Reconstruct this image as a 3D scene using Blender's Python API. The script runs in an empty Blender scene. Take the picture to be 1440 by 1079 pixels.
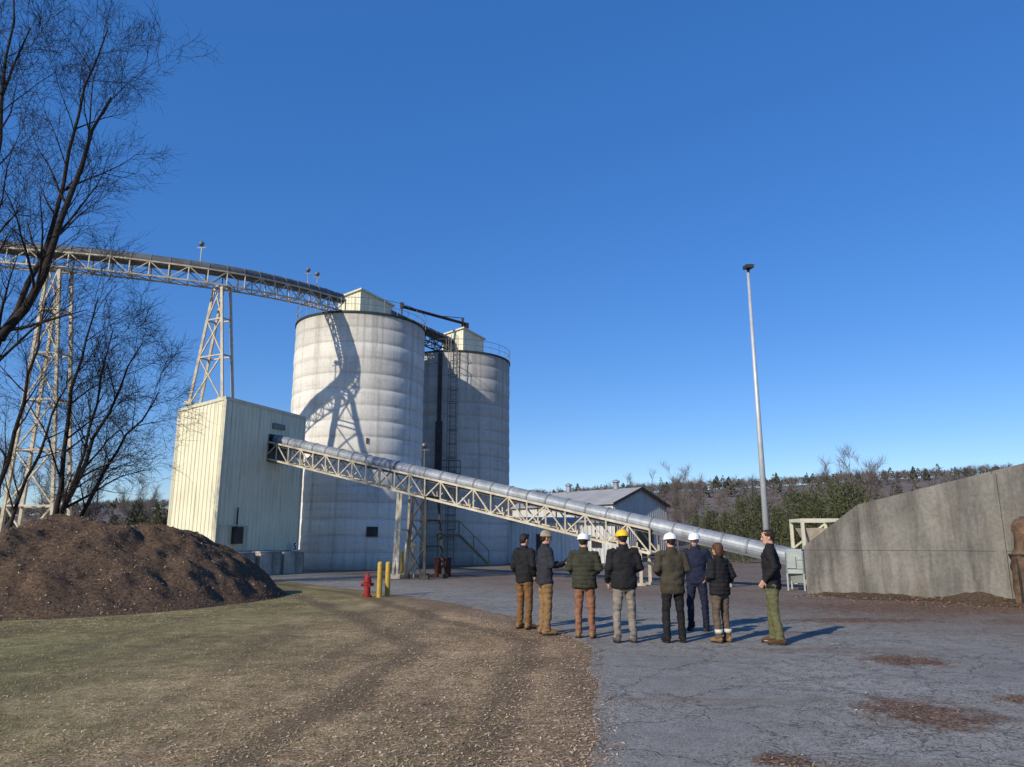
import bpy, math, random
from mathutils import Vector, Matrix, noise
random.seed(7)
V=Vector
scene=bpy.context.scene
col=scene.collection
R=random.random
def U(a,b): return a+(b-a)*random.random()
def deg(a): return math.radians(a)

# ------------------------------------------------------------------ mesh builder
class MB:
    def __init__(s): s.v=[];s.f=[];s.m=[]
    def add(s,vs,fs,mi=0):
        o=len(s.v); s.v.extend(tuple(p) for p in vs); s.f.extend(tuple(i+o for i in f) for f in fs); s.m.extend([mi]*len(fs))
    def box(s,c,size,rz=0,mi=0):
        c=V(c); x,y,z=[k/2 for k in size]; M=Matrix.Rotation(rz,3,'Z')
        vs=[c+M@V((a*x,b*y,d*z)) for d in(-1,1) for b in(-1,1) for a in(-1,1)]
        s.add(vs,[(0,2,3,1),(4,5,7,6),(0,1,5,4),(2,6,7,3),(0,4,6,2),(1,3,7,5)],mi)
    def beam(s,p,q,w,h=None,mi=0):
        p=V(p);q=V(q);h=h or w;t=(q-p)
        if t.length<1e-6:return
        t.normalize(); r=V((0,0,1)) if abs(t.z)<.95 else V((0,1,0))
        a=t.cross(r).normalized()*(w/2); b=t.cross(a).normalized()*(h/2)
        vs=[p-a-b,p+a-b,p+a+b,p-a+b,q-a-b,q+a-b,q+a+b,q-a+b]
        s.add(vs,[(0,1,2,3),(4,7,6,5),(0,4,5,1),(1,5,6,2),(2,6,7,3),(3,7,4,0)],mi)
    def loft(s,pts,rad,n=12,mi=0,ref=None,caps=True):
        pts=[V(p) for p in pts]; N=len(pts); vs=[];fs=[]
        ref=V(ref) if ref is not None else None
        prev=None
        for i,p in enumerate(pts):
            t=(pts[min(i+1,N-1)]-pts[max(i-1,0)]).normalized()
            if ref is not None: a=ref-t*ref.dot(t)
            elif prev is not None: a=prev-t*prev.dot(t)
            else:
                r=V((1,0,0)) if abs(t.x)<.9 else V((0,1,0)); a=r-t*r.dot(t)
            a.normalize(); prev=a; b=t.cross(a)
            rr=rad[i]; rx,ry=(rr if isinstance(rr,(tuple,list)) else (rr,rr))
            for k in range(n):
                an=2*math.pi*k/n; vs.append(p+a*(rx*math.cos(an))+b*(ry*math.sin(an)))
        for i in range(N-1):
            for k in range(n):
                k2=(k+1)%n; fs.append((i*n+k,i*n+k2,(i+1)*n+k2,(i+1)*n+k))
        if caps:
            fs.append(tuple(range(n-1,-1,-1))); fs.append(tuple((N-1)*n+k for k in range(n)))
        s.add(vs,fs,mi)
    def tube(s,p,q,r1,r2=None,n=8,mi=0):
        s.loft([p,q],[r1,r1 if r2 is None else r2],n,mi)
    def ell(s,c,r,nu=12,nv=8,mi=0,M=None):
        c=V(c);vs=[];fs=[]
        for j in range(1,nv):
            th=math.pi*j/nv
            for i in range(nu):
                ph=2*math.pi*i/nu; p=V((r[0]*math.sin(th)*math.cos(ph),r[1]*math.sin(th)*math.sin(ph),r[2]*math.cos(th)))
                if M: p=M@p
                vs.append(c+p)
        top=V((0,0,r[2]));bot=V((0,0,-r[2]))
        if M: top=M@top;bot=M@bot
        vs.append(c+top);vs.append(c+bot);a=len(vs)-2;b=a+1
        for j in range(nv-2):
            for i in range(nu):
                i2=(i+1)%nu; fs.append((j*nu+i,(j+1)*nu+i,(j+1)*nu+i2,j*nu+i2))
        for i in range(nu):
            i2=(i+1)%nu; fs.append((a,i,i2)); fs.append((b,(nv-2)*nu+i2,(nv-2)*nu+i))
        s.add(vs,fs,mi)
    def ring(s,c,r,z,tr,n=48,mi=0):
        c=V(c)
        pts=[V((c.x+r*math.cos(2*math.pi*k/n),c.y+r*math.sin(2*math.pi*k/n),z)) for k in range(n+1)]
        s.loft(pts,[tr]*(n+1),5,mi,ref=(0,0,1),caps=False)
    def corr(s,p0,p1,z0,zA,zB,out,pitch=.3,depth=.035,mi=0):
        p0=V((p0[0],p0[1],0));p1=V((p1[0],p1[1],0));d=p1-p0;L=d.length;d.normalize();o=V((out[0],out[1],0)).normalized()
        xs=[]
        n=max(1,int(round(L/pitch)));pt=L/n
        for i in range(n):
            for f,h in((0,0),(.62,0),(.7,1),(.92,1)): xs.append(((i+f)*pt,h))
        xs.append((L,0))
        vs=[];fs=[]
        for x,h in xs:
            p=p0+d*x+o*(h*depth); t=x/L
            vs.append((p.x,p.y,z0));vs.append((p.x,p.y,zA+(zB-zA)*t))
        for i in range(len(xs)-1): fs.append((2*i,2*i+2,2*i+3,2*i+1))
        s.add(vs,fs,mi)
    def make(s,name,mats,parent=None,smooth=False,loc=None,rz=0):
        me=bpy.data.meshes.new(name); me.from_pydata(s.v,[],s.f)
        if not isinstance(mats,(list,tuple)): mats=[mats]
        for m in mats: me.materials.append(m)
        if len(mats)>1: me.polygons.foreach_set('material_index',s.m)
        if smooth: me.polygons.foreach_set('use_smooth',[True]*len(me.polygons))
        me.update()
        o=bpy.data.objects.new(name,me); col.objects.link(o)
        if loc is not None: o.location=loc
        o.rotation_euler=(0,0,rz)
        if parent: o.parent=parent
        return o
def empty(name,loc=(0,0,0)):
    e=bpy.data.objects.new(name,None); e.location=loc; e.empty_display_size=.3; col.objects.link(e); return e
def tag(o,label,cat,group=None,kind=None):
    o["label"]=label; o["category"]=cat
    if group:o["group"]=group
    if kind:o["kind"]=kind
    return o

# ------------------------------------------------------------------ materials
def newmat(name):
    m=bpy.data.materials.new(name); m.use_nodes=True; nt=m.node_tree; b=nt.nodes['Principled BSDF']; return m,nt,b
def nd(nt,typ,inp=None,**props):
    n=nt.nodes.new(typ)
    for k,v in props.items(): setattr(n,k,v)
    if inp:
        for k,v in inp.items():
            if isinstance(v,bpy.types.NodeSocket): nt.links.new(v,n.inputs[k])
            else: n.inputs[k].default_value=v
    return n
def c4(c): return (c[0],c[1],c[2],1)
def ramp(nt,fac,stops,interp='LINEAR'):
    n=nt.nodes.new('ShaderNodeValToRGB'); n.color_ramp.interpolation=interp; e=n.color_ramp.elements
    while len(e)<len(stops): e.new(.5)
    for i,(p,c) in enumerate(stops):
        e[i].position=p; e[i].color=c4(c) if not isinstance(c,(int,float)) else (c,c,c,1)
    nt.links.new(fac,n.inputs[0]); return n.outputs[0]
def mixc(nt,fac,a,b,mode='MIX'):
    n=nt.nodes.new('ShaderNodeMix'); n.data_type='RGBA'; n.blend_type=mode
    for i,v in((0,fac),(6,a),(7,b)):
        if isinstance(v,bpy.types.NodeSocket): nt.links.new(v,n.inputs[i])
        else: n.inputs[i].default_value=v if i==0 else c4(v)
    return n.outputs[2]
def math_(nt,op,a,b=0.0,clamp=False):
    n=nt.nodes.new('ShaderNodeMath'); n.operation=op; n.use_clamp=clamp
    for i,v in((0,a),(1,b)):
        if isinstance(v,bpy.types.NodeSocket): nt.links.new(v,n.inputs[i])
        else: n.inputs[i].default_value=v
    return n.outputs[0]
def coords(nt,scale=(1,1,1),loc=(0,0,0)):
    t=nt.nodes.new('ShaderNodeTexCoord')
    return nd(nt,'ShaderNodeMapping',{'Vector':t.outputs['Object'],'Scale':scale,'Location':loc}).outputs[0]
def bump(nt,b,h,strength,dist=.02):
    n=nd(nt,'ShaderNodeBump',{'Height':h,'Strength':strength,'Distance':dist}); nt.links.new(n.outputs[0],b.inputs['Normal'])
def mat(name,c1,c2=None,scale=3,rough=.8,metal=0,bmp=.25,stretch=(1,1,1),bs=6,bd=.01,spec=.3,dirt=None):
    m,nt,b=newmat(name); c2=c2 or tuple(k*.7 for k in c1)
    co=coords(nt,stretch)
    n1=nd(nt,'ShaderNodeTexNoise',{'Vector':co,'Scale':scale,'Detail':4,'Roughness':.6}).outputs[0]
    c=ramp(nt,n1,[(.3,c2),(.7,c1)])
    if dirt:
        n3=nd(nt,'ShaderNodeTexNoise',{'Vector':coords(nt,(6,6,.35)),'Scale':1.2,'Detail':4,'Roughness':.65}).outputs[0]
        c=mixc(nt,ramp(nt,n3,[(.5,0.0),(.75,.75)]),c,dirt)
    nt.links.new(c,b.inputs['Base Color'])
    if bmp>0:
        n2=nd(nt,'ShaderNodeTexNoise',{'Vector':co,'Scale':scale*bs,'Detail':3}).outputs[0]
        bump(nt,b,n2,bmp,bd)
    b.inputs['Roughness'].default_value=rough; b.inputs['Metallic'].default_value=metal; b.inputs['Specular IOR Level'].default_value=spec
    return m

def silo_mat(name,dark=1.0):
    m,nt,b=newmat(name)
    k=dark
    big=nd(nt,'ShaderNodeTexNoise',{'Vector':coords(nt,(.45,.45,.3)),'Scale':1.0,'Detail':6,'Roughness':.65}).outputs[0]
    c=ramp(nt,big,[(.3,(.60*k,.58*k,.53*k)),(.7,(.78*k,.76*k,.70*k))])
    wob=nd(nt,'ShaderNodeTexNoise',{'Vector':coords(nt,(.6,.6,.6)),'Scale':1.0,'Detail':3}).outputs[0]
    sep=nd(nt,'ShaderNodeSeparateXYZ',{0:nd(nt,'ShaderNodeTexCoord').outputs['Object']}).outputs
    zz=math_(nt,'DIVIDE',math_(nt,'ADD',sep[2],math_(nt,'MULTIPLY',math_(nt,'ADD',wob,-.5),.14)),1.02)
    fl=math_(nt,'FLOOR',zz)
    wn=nd(nt,'ShaderNodeTexWhiteNoise',{'W':fl},noise_dimensions='1D').outputs[0]
    c=mixc(nt,1.0,c,ramp(nt,wn,[(0,.9),(1,1.04)]),'MULTIPLY')
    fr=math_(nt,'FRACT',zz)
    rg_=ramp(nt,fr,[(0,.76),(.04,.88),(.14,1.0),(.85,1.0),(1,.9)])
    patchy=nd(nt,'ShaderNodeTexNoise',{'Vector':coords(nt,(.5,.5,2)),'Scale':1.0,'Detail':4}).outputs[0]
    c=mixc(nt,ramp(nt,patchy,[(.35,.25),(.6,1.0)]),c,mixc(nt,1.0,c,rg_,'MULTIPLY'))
    hz=nd(nt,'ShaderNodeTexNoise',{'Vector':coords(nt,(.35,.35,6)),'Scale':1.0,'Detail':4}).outputs[0]
    c=mixc(nt,ramp(nt,hz,[(.54,0.0),(.78,.4)]),c,(.34*k,.325*k,.29*k))
    st=nd(nt,'ShaderNodeTexNoise',{'Vector':coords(nt,(2.6,2.6,.06)),'Scale':1.0,'Detail':7,'Roughness':.7}).outputs[0]
    c=mixc(nt,ramp(nt,st,[(.49,0.0),(.74,.65)]),c,(.25*k,.235*k,.20*k))
    ru=nd(nt,'ShaderNodeTexNoise',{'Vector':coords(nt,(3.5,3.5,.12),(5,2,1)),'Scale':1.0,'Detail':4}).outputs[0]
    c=mixc(nt,ramp(nt,ru,[(.64,0.0),(.73,.55)]),c,(.22,.14,.085))
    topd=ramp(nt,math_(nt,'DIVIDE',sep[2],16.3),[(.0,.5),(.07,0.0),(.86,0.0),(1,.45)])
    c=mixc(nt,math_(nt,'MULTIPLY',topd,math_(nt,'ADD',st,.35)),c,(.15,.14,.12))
    f=nd(nt,'ShaderNodeTexNoise',{'Vector':coords(nt),'Scale':5,'Detail':6,'Roughness':.7}).outputs[0]
    c=mixc(nt,.35,c,ramp(nt,f,[(.3,.32),(.7,.65)]),'OVERLAY')
    nt.links.new(c,b.inputs['Base Color']); b.inputs['Roughness'].default_value=.9; b.inputs['Specular IOR Level'].default_value=.2
    bump(nt,b,f,.35,.03)
    return m
def concrete_mat(name,base,form=2.4):
    m,nt,b=newmat(name)
    n=nd(nt,'ShaderNodeTexNoise',{'Vector':coords(nt),'Scale':.6,'Detail':8,'Roughness':.68}).outputs[0]
    c=ramp(nt,n,[(.3,tuple(k*.62 for k in base)),(.7,tuple(k*1.18 for k in base))])
    st=nd(nt,'ShaderNodeTexNoise',{'Vector':coords(nt,(1.8,1.8,.22)),'Scale':1.0,'Detail':7,'Roughness':.68}).outputs[0]
    c=mixc(nt,ramp(nt,st,[(.45,0.0),(.68,.8)]),c,(.055,.05,.045))
    ru=nd(nt,'ShaderNodeTexNoise',{'Vector':coords(nt,(1,1,.5),(9,3,1)),'Scale':.8,'Detail':5}).outputs[0]
    c=mixc(nt,ramp(nt,ru,[(.56,0.0),(.72,.4)]),c,(.17,.12,.075))
    f=nd(nt,'ShaderNodeTexNoise',{'Vector':coords(nt),'Scale':10,'Detail':7,'Roughness':.72}).outputs[0]
    c=mixc(nt,.5,c,ramp(nt,f,[(.3,.25),(.7,.65)]),'OVERLAY')
    nt.links.new(c,b.inputs['Base Color']); b.inputs['Roughness'].default_value=.92; b.inputs['Specular IOR Level'].default_value=.15
    bump(nt,b,f,.4,.02)
    return m
def road_d(nt,sep):
    def ln(nx,ny,c):
        return math_(nt,'ADD',math_(nt,'ADD',math_(nt,'MULTIPLY',sep[0],nx),math_(nt,'MULTIPLY',sep[1],ny)),-c)
    d1=ln(1,-.09,.13); d2=ln(.914,.405,.914*1.2+.405*13); d3=ln(.81,.587,-.81*4.2+.587*25.2)
    return math_(nt,'MAXIMUM',d1,math_(nt,'MAXIMUM',d2,d3))
def ground_mat():
    m,nt,b=newmat('ground_soil')
    co=coords(nt); sep=nd(nt,'ShaderNodeSeparateXYZ',{0:co}).outputs
    n1=nd(nt,'ShaderNodeTexNoise',{'Vector':co,'Scale':.4,'Detail':7,'Roughness':.62}).outputs[0]
    n2=nd(nt,'ShaderNodeTexNoise',{'Vector':co,'Scale':3.2,'Detail':7,'Roughness':.7}).outputs[0]
    n3=nd(nt,'ShaderNodeTexNoise',{'Vector':co,'Scale':45,'Detail':4,'Roughness':.8}).outputs[0]
    vo=nd(nt,'ShaderNodeTexVoronoi',{'Vector':nd(nt,'ShaderNodeMapping',{'Vector':co,'Scale':(1,1.9,1),'Rotation':(0,0,.6)}).outputs[0],'Scale':46,'Randomness':1.0})
    vs=nd(nt,'ShaderNodeSeparateColor',{0:vo.outputs['Color']}).outputs[0]
    grass=ramp(nt,n2,[(.3,(.125,.135,.050)),(.5,(.235,.215,.095)),(.72,(.42,.335,.18))])
    grass=mixc(nt,.75,grass,ramp(nt,n3,[(.3,.12),(.7,.85)]),'OVERLAY')
    chips=ramp(nt,vs,[(0,(.18,.11,.06)),(.45,(.34,.225,.125)),(.8,(.50,.36,.21)),(1,(.76,.61,.41))])
    chips=mixc(nt,.6,chips,ramp(nt,n2,[(.3,.26),(.7,.72)]),'OVERLAY')
    xx=math_(nt,'ADD',sep[0],math_(nt,'MULTIPLY',n1,5.0))
    gm=ramp(nt,math_(nt,'DIVIDE',math_(nt,'ADD',xx,8.0),10.0),[(.45,1.0),(.95,0.0)])
    gm=math_(nt,'MULTIPLY',gm,ramp(nt,n2,[(.35,.6),(.6,1.0)]))
    c=mixc(nt,gm,chips,grass)
    c=mixc(nt,1.0,c,ramp(nt,n1,[(.35,.6),(.65,1.12)]),'MULTIPLY')
    tr=nd(nt,'ShaderNodeTexNoise',{'Vector':nd(nt,'ShaderNodeMapping',{'Vector':co,'Scale':(1.3,.09,1),'Rotation':(0,0,-.1)}).outputs[0],'Scale':1.0,'Detail':6}).outputs[0]
    c=mixc(nt,ramp(nt,tr,[(.5,0.0),(.66,.55)]),c,(.13,.095,.065))
    rd=road_d(nt,sep)
    # two wheel tracks along the verge
    rdn=math_(nt,'ADD',rd,math_(nt,'MULTIPLY',math_(nt,'ADD',n1,-.5),1.2))
    for off in(.95,2.7):
        tri=math_(nt,'SUBTRACT',1.0,math_(nt,'DIVIDE',math_(nt,'ABSOLUTE',math_(nt,'ADD',rdn,off)),.34),True)
        tm=math_(nt,'MULTIPLY',ramp(nt,tri,[(0,0.0),(.6,.75)]),ramp(nt,n2,[(.35,.35),(.6,1.0)]))
        c=mixc(nt,tm,c,(.10,.072,.052))
    dd=math_(nt,'ADD',rd,math_(nt,'MULTIPLY',n2,.9))
    c=mixc(nt,ramp(nt,math_(nt,'DIVIDE',math_(nt,'ADD',dd,.5),1.5),[(.2,0.0),(.6,.6)]),c,(.17,.12,.085))
    nt.links.new(c,b.inputs['Base Color']); b.inputs['Roughness'].default_value=.95; b.inputs['Specular IOR Level'].default_value=.1
    h=math_(nt,'ADD',math_(nt,'MULTIPLY',vs,.5),math_(nt,'ADD',n3,math_(nt,'MULTIPLY',n2,2.4)))
    bump(nt,b,h,.6,.028)
    return m
PATCH=[(5.5,10.9,.75,.7),(3.95,7.6,.75,.95),(2.05,6.0,.3,.25),(10.5,19.5,5.5,3.0),(7.6,16.4,2.6,.8),(5.5,8.2,.6,.4)]
def asphalt_mat():
    m,nt,b=newmat('asphalt')
    co=coords(nt); sep=nd(nt,'ShaderNodeSeparateXYZ',{0:co}).outputs
    n1=nd(nt,'ShaderNodeTexNoise',{'Vector':co,'Scale':.35,'Detail':7,'Roughness':.65}).outputs[0]
    n2=nd(nt,'ShaderNodeTexNoise',{'Vector':co,'Scale':3.2,'Detail':7,'Roughness':.7}).outputs[0]
    n3=nd(nt,'ShaderNodeTexNoise',{'Vector':co,'Scale':60,'Detail':3,'Roughness':.8}).outputs[0]
    c=ramp(nt,n1,[(.3,(.20,.195,.18)),(.7,(.32,.31,.28))])
    c=mixc(nt,.85,c,ramp(nt,n3,[(.25,.05),(.75,.95)]),'OVERLAY')
    c=mixc(nt,1.0,c,ramp(nt,n2,[(.3,.72),(.7,1.1)]),'MULTIPLY')
    nc=nd(nt,'ShaderNodeTexNoise',{'Vector':co,'Scale':1.7,'Detail':4,'Roughness':.7}).outputs['Color']
    dv=nd(nt,'ShaderNodeVectorMath',{0:co,1:nc},operation='ADD').outputs[0]
    vo=nd(nt,'ShaderNodeTexVoronoi',{'Vector':dv,'Scale':.8},feature='DISTANCE_TO_EDGE').outputs['Distance']
    v2=nd(nt,'ShaderNodeTexVoronoi',{'Vector':dv,'Scale':4.5},feature='DISTANCE_TO_EDGE').outputs['Distance']
    ck=ramp(nt,vo,[(0,1.0),(.018,0.0)])
    ck=math_(nt,'MULTIPLY',ck,ramp(nt,n2,[(.34,0.0),(.44,1.0)]))
    ck2=math_(nt,'MULTIPLY',ramp(nt,v2,[(0,1.0),(.05,0.0)]),ramp(nt,n1,[(.44,0.0),(.54,.9)]))
    crack=math_(nt,'MAXIMUM',ck,ck2)
    c=mixc(nt,math_(nt,'MULTIPLY',crack,.8),c,(.055,.05,.045))
    tot=None
    for (x,y,rx,ry) in PATCH:
        mp=nd(nt,'ShaderNodeMapping',{'Vector':co,'Location':(-x/rx,-y/ry,0),'Scale':(1/rx,1/ry,1)}).outputs[0]
        ln=nd(nt,'ShaderNodeVectorMath',{0:mp},operation='LENGTH').outputs['Value']
        d=math_(nt,'SUBTRACT',2.0,math_(nt,'ADD',ln,math_(nt,'MULTIPLY',n2,2.1)))
        tot=d if tot is None else math_(nt,'MAXIMUM',tot,d)
    msk=ramp(nt,tot,[(0,0.0),(.5,.95)])
    strip=nd(nt,'ShaderNodeTexNoise',{'Vector':nd(nt,'ShaderNodeMapping',{'Vector':co,'Scale':(.12,.7,1),'Rotation':(0,0,.25)}).outputs[0],'Scale':1.0,'Detail':6,'Roughness':.7}).outputs[0]
    msk=math_(nt,'MAXIMUM',msk,ramp(nt,strip,[(.53,0.0),(.70,.65)]))
    # brown film thickening towards the wall
    far=math_(nt,'MULTIPLY',ramp(nt,math_(nt,'DIVIDE',math_(nt,'ADD',sep[0],math_(nt,'MULTIPLY',sep[1],.7)),30.0),[(.52,0.0),(.72,.8)]),ramp(nt,n1,[(.3,.4),(.6,1.0)]))
    msk=math_(nt,'MAXIMUM',msk,math_(nt,'MULTIPLY',far,ramp(nt,sep[1],[(0,0.0),(1.0,1.0)])))
    vc=nd(nt,'ShaderNodeTexVoronoi',{'Vector':co,'Scale':36})
    db=ramp(nt,nd(nt,'ShaderNodeSeparateColor',{0:vc.outputs['Color']}).outputs[0],[(0,(.06,.035,.025)),(.6,(.13,.075,.05)),(1,(.28,.18,.11))])
    c=mixc(nt,msk,c,db)
    ed=math_(nt,'ADD',road_d(nt,sep),math_(nt,'MULTIPLY',n2,-.9))
    em=ramp(nt,math_(nt,'ADD',ed,.75),[(0,1.0),(.42,0.0)])
    db2=ramp(nt,nd(nt,'ShaderNodeSeparateColor',{0:vc.outputs['Color']}).outputs[1],[(0,(.14,.09,.06)),(.6,(.25,.175,.115)),(1,(.52,.39,.26))])
    c=mixc(nt,math_(nt,'MULTIPLY',em,.85),c,db2)
    nt.links.new(c,b.inputs['Base Color']); b.inputs['Roughness'].default_value=.9; b.inputs['Specular IOR Level'].default_value=.2
    h=math_(nt,'SUBTRACT',math_(nt,'ADD',n3,math_(nt,'MULTIPLY',msk,.5)),math_(nt,'MULTIPLY',crack,1.5))
    bump(nt,b,h,.6,.014)
    return m

M_ground=ground_mat(); M_asph=asphalt_mat()
M_silo1=silo_mat('silo_concrete',.97); M_silo2=silo_mat('silo_concrete_darker',.74)
M_cream=mat('cream_steel_siding',(.74,.71,.54),(.66,.63,.47),.8,.55,0,.05,dirt=(.42,.38,.28))
M_creamtrim=mat('cream_trim',(.62,.60,.48),(.5,.48,.37),3,.55)
M_wsteel=mat('weathered_cream_paint',(.58,.54,.43),(.34,.28,.2),2.5,.6,0,.2)
M_darksteel=mat('dark_steel',(.07,.065,.06),(.03,.028,.026),3,.6,.3,.2)
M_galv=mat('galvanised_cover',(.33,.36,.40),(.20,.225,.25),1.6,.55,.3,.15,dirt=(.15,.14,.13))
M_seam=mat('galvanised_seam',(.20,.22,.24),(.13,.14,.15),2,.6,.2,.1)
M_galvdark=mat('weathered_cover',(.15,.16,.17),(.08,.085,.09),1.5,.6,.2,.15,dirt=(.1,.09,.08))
M_green=mat('green_trim',(.03,.05,.04),(.02,.032,.027),4,.7)
M_conc=concrete_mat('wall_concrete',(.205,.195,.175))
M_conc2=concrete_mat('base_concrete',(.50,.46,.39))
M_rail=mat('steel_rail',(.20,.20,.19),(.12,.12,.11),4,.5,.5)
M_boom=mat('dark_boom_steel',(.05,.026,.02),(.025,.015,.012),4,.7)
M_redbrown=mat('red_oxide_steel',(.13,.035,.022),(.06,.02,.015),4,.65)
M_red=mat('hydrant_red',(.30,.022,.02),(.17,.015,.013),8,.6)
M_yellow=mat('bollard_yellow',(.52,.36,.05),(.38,.25,.04),6,.6,dirt=(.2,.14,.05))
M_yrail=mat('yellow_rail',(.26,.20,.09),(.14,.11,.06),6,.6)
M_white=mat('white_paint',(.75,.75,.73),(.6,.6,.58),6,.5)
M_black=mat('black_paint',(.02,.02,.02),(.012,.012,.012),6,.5)
M_glassdark=mat('dark_opening',(.02,.02,.022),(.01,.01,.01),3,.3)
M_shedwall=mat('grey_steel_siding',(.55,.55,.53),(.45,.45,.43),.6,.6,0,.1,dirt=(.33,.31,.28))
M_shedroof=mat('shed_roof',(.34,.345,.35),(.26,.265,.27),.5,.7,0,.1,spec=.1)
M_mulch=mat('mulch',(.21,.145,.10),(.065,.044,.032),14,.95,0,1.0,bs=5,bd=.05,spec=.05)
M_chipA=mat('chip_tan',(.66,.53,.37),(.46,.34,.22),20,.9,0,0)
M_chipB=mat('chip_brown',(.34,.22,.13),(.22,.14,.085),20,.9,0,0)
M_chipC=mat('chip_dark',(.12,.075,.05),(.07,.045,.03),20,.9,0,0)
M_grassA=mat('dry_grass_blade',(.48,.40,.21),(.34,.28,.13),9,.9,0,0)
M_grassB=mat('green_grass_blade',(.17,.20,.065),(.11,.14,.045),9,.9,0,0)
M_bark=mat('bark',(.045,.035,.030),(.02,.016,.013),6,.95,0,.9,(1,1,.25),bd=.03)
M_twig=mat('twigs',(.026,.019,.017),(.014,.011,.010),3,.95,0,0)
M_barkgrey=mat('bark_grey',(.14,.125,.115),(.08,.07,.06),6,.95,0,0)
M_twiggrey=mat('twigs_grey',(.15,.125,.115),(.09,.075,.07),1,.95,0,0)
M_ever=mat('evergreen_leaf',(.10,.11,.05),(.04,.05,.022),1.2,.9,0,0)
M_everfar=mat('evergreen_far',(.085,.095,.06),(.05,.058,.04),.2,.95,0,0)
M_wood=mat('woodland_far',(.17,.15,.145),(.12,.105,.10),.08,.95,0,0)
M_wood2=mat('woodland_far_brown',(.20,.16,.14),(.135,.11,.095),.08,.95,0,0)
M_hill=mat('hill_litter',(.17,.14,.125),(.11,.09,.085),.05,.95)
M_rust=mat('brown_rust',(.20,.125,.075),(.07,.045,.03),5,.95,0,.9,bd=.04)
M_pole=mat('pole_galv',(.50,.52,.54),(.40,.42,.44),3,.5,.3)

# ------------------------------------------------------------------ ground
g=MB()
xs=[-2500,-600,-200,-80,-40,-20,-10,0,10,20,40,80,200,600,2500]; ys=[-300,-60,-10,0,6,12,20,30,45,70,110,200,400,900,3000]
vs=[(x,y,0) for y in ys for x in xs]; n=len(xs)
g.add(vs,[(j*n+i,j*n+i+1,(j+1)*n+i+1,(j+1)*n+i) for j in range(len(ys)-1) for i in range(n-1)])
o=g.make('ground',M_ground); tag(o,"dry grassy ground littered with brown wood chips","ground",kind="structure")
edge=[(0,-4),(.3,2),(.62,5.9),(.95,9.3),(1.22,12),(1.0,14.2),(.1,16.9),(-1.54,20.8),(-4.2,25.2),(-8.3,30.8),(-10,33.2),(-14,35),(-22,36.2)]
pe=[]
for i in range(len(edge)-1):
    a=V(edge[i]);b=V(edge[i+1]); k=max(2,int((b-a).length/.08))
    for j in range(k):
        p=a.lerp(b,j/k); d=(b-a).normalized(); nn=V((-d.y,d.x))
        w=noise.noise(V((p.x*1.3,p.y*1.3,3)))*.14+noise.noise(V((p.x*7,p.y*7,8)))*.07
        pe.append(p+nn*w)
pe+= [V((-30,38)),V((-34,66)),V((45,66)),V((45,-4))]
g=MB(); g.add([(p.x,p.y,.006) for p in pe],[tuple(range(len(pe)))[::-1]])
o=g.make('road',M_asph); tag(o,"cracked grey asphalt yard with scattered bark debris","road",kind="structure")
def edge_x(y):
    for i in range(9):
        a,b=edge[i],edge[i+1]
        if a[1]<=y<=b[1]: return a[0]+(b[0]-a[0])*(y-a[1])/(b[1]-a[1])
    return -10
g=MB()
def chip(x,y,z,L,mi,tilt=.35):
    a=U(0,6.28); d=V((math.cos(a),math.sin(a),U(-tilt,tilt)))*L; w=V((-math.sin(a),math.cos(a),U(-tilt,tilt)))*L*U(.2,.45)
    c=V((x,y,z+L*.25)); g.add([c-d-w*.8,c+d*.8-w,c+d+w*.6,c-d*.9+w],[(0,1,2,3)],mi)
for i in range(17000):
    y=5.2+13*R()**1.6; ex=edge_x(y); x=ex-abs(random.gauss(0,1.0))*2.4+U(-.1,.15)
    if x<-y*.8: continue
    chip(x,y,.006,U(.006,.018),0 if R()<.55 else (1 if R()<.75 else 2))
for i in range(3500):
    y=5.2+9*R()**1.5; x=edge_x(y)+random.gauss(-.05,.18); chip(x,y,.008,U(.005,.016),1 if R()<.4 else (0 if R()<.7 else 2))
for i in range(6500):
    y=U(5.2,17); x=U(-.78*y,edge_x(y)); chip(x,y,.004,U(.007,.018),0 if R()<.6 else 1)
for i in range(5000):
    a=U(-3.1,.6); rr=U(.85,1.25); x=-12+5.4*rr*math.cos(a); y=20.8+5.9*rr*math.sin(a)
    if x<edge_x(y): chip(x,y,.004,U(.01,.028),1 if R()<.5 else (0 if R()<.5 else 2))
for (px,py,rx,ry) in PATCH[:6]:
    k=int(900*min(rx*ry,6)**.6)+150
    for i in range(k):
        chip(px+random.gauss(0,rx*.7),py+random.gauss(0,ry*.6),.01,U(.006,.017),2 if R()<.5 else (1 if R()<.8 else 0))
for i in range(3500):
    y=U(5.2,26); x=edge_x(y)+abs(random.gauss(0,4)); chip(x,y,.008,U(.005,.013),2 if R()<.5 else 1)
o=g.make('wood_chips',[M_chipA,M_chipB,M_chipC]); tag(o,"loose wood chips and bark scattered over ground and asphalt edge","wood chips",kind="stuff")
g=MB()
for i in range(34000):
    y=5.5+14*R()**1.3; x=-y*.78+ (R()**1.3)*(y*.78+edge_x(y)-.8)
    dn=noise.noise(V((x*.8,y*.8,5)))
    if dn<-.05 and R()<.75: continue
    h=U(.010,.032);a=U(0,6.28);w=.003
    lx=U(-.05,.05);ly=U(-.05,.05)
    g.add([(x-w*math.cos(a),y-w*math.sin(a),0),(x+w*math.cos(a),y+w*math.sin(a),0),(x+lx,y+ly,h)],[(0,1,2)],1 if R()<.5+dn*.5 else 0)
o=g.make('grass',[M_grassA,M_grassB]); tag(o,"short dry winter grass with green patches","grass",kind="stuff")

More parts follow.
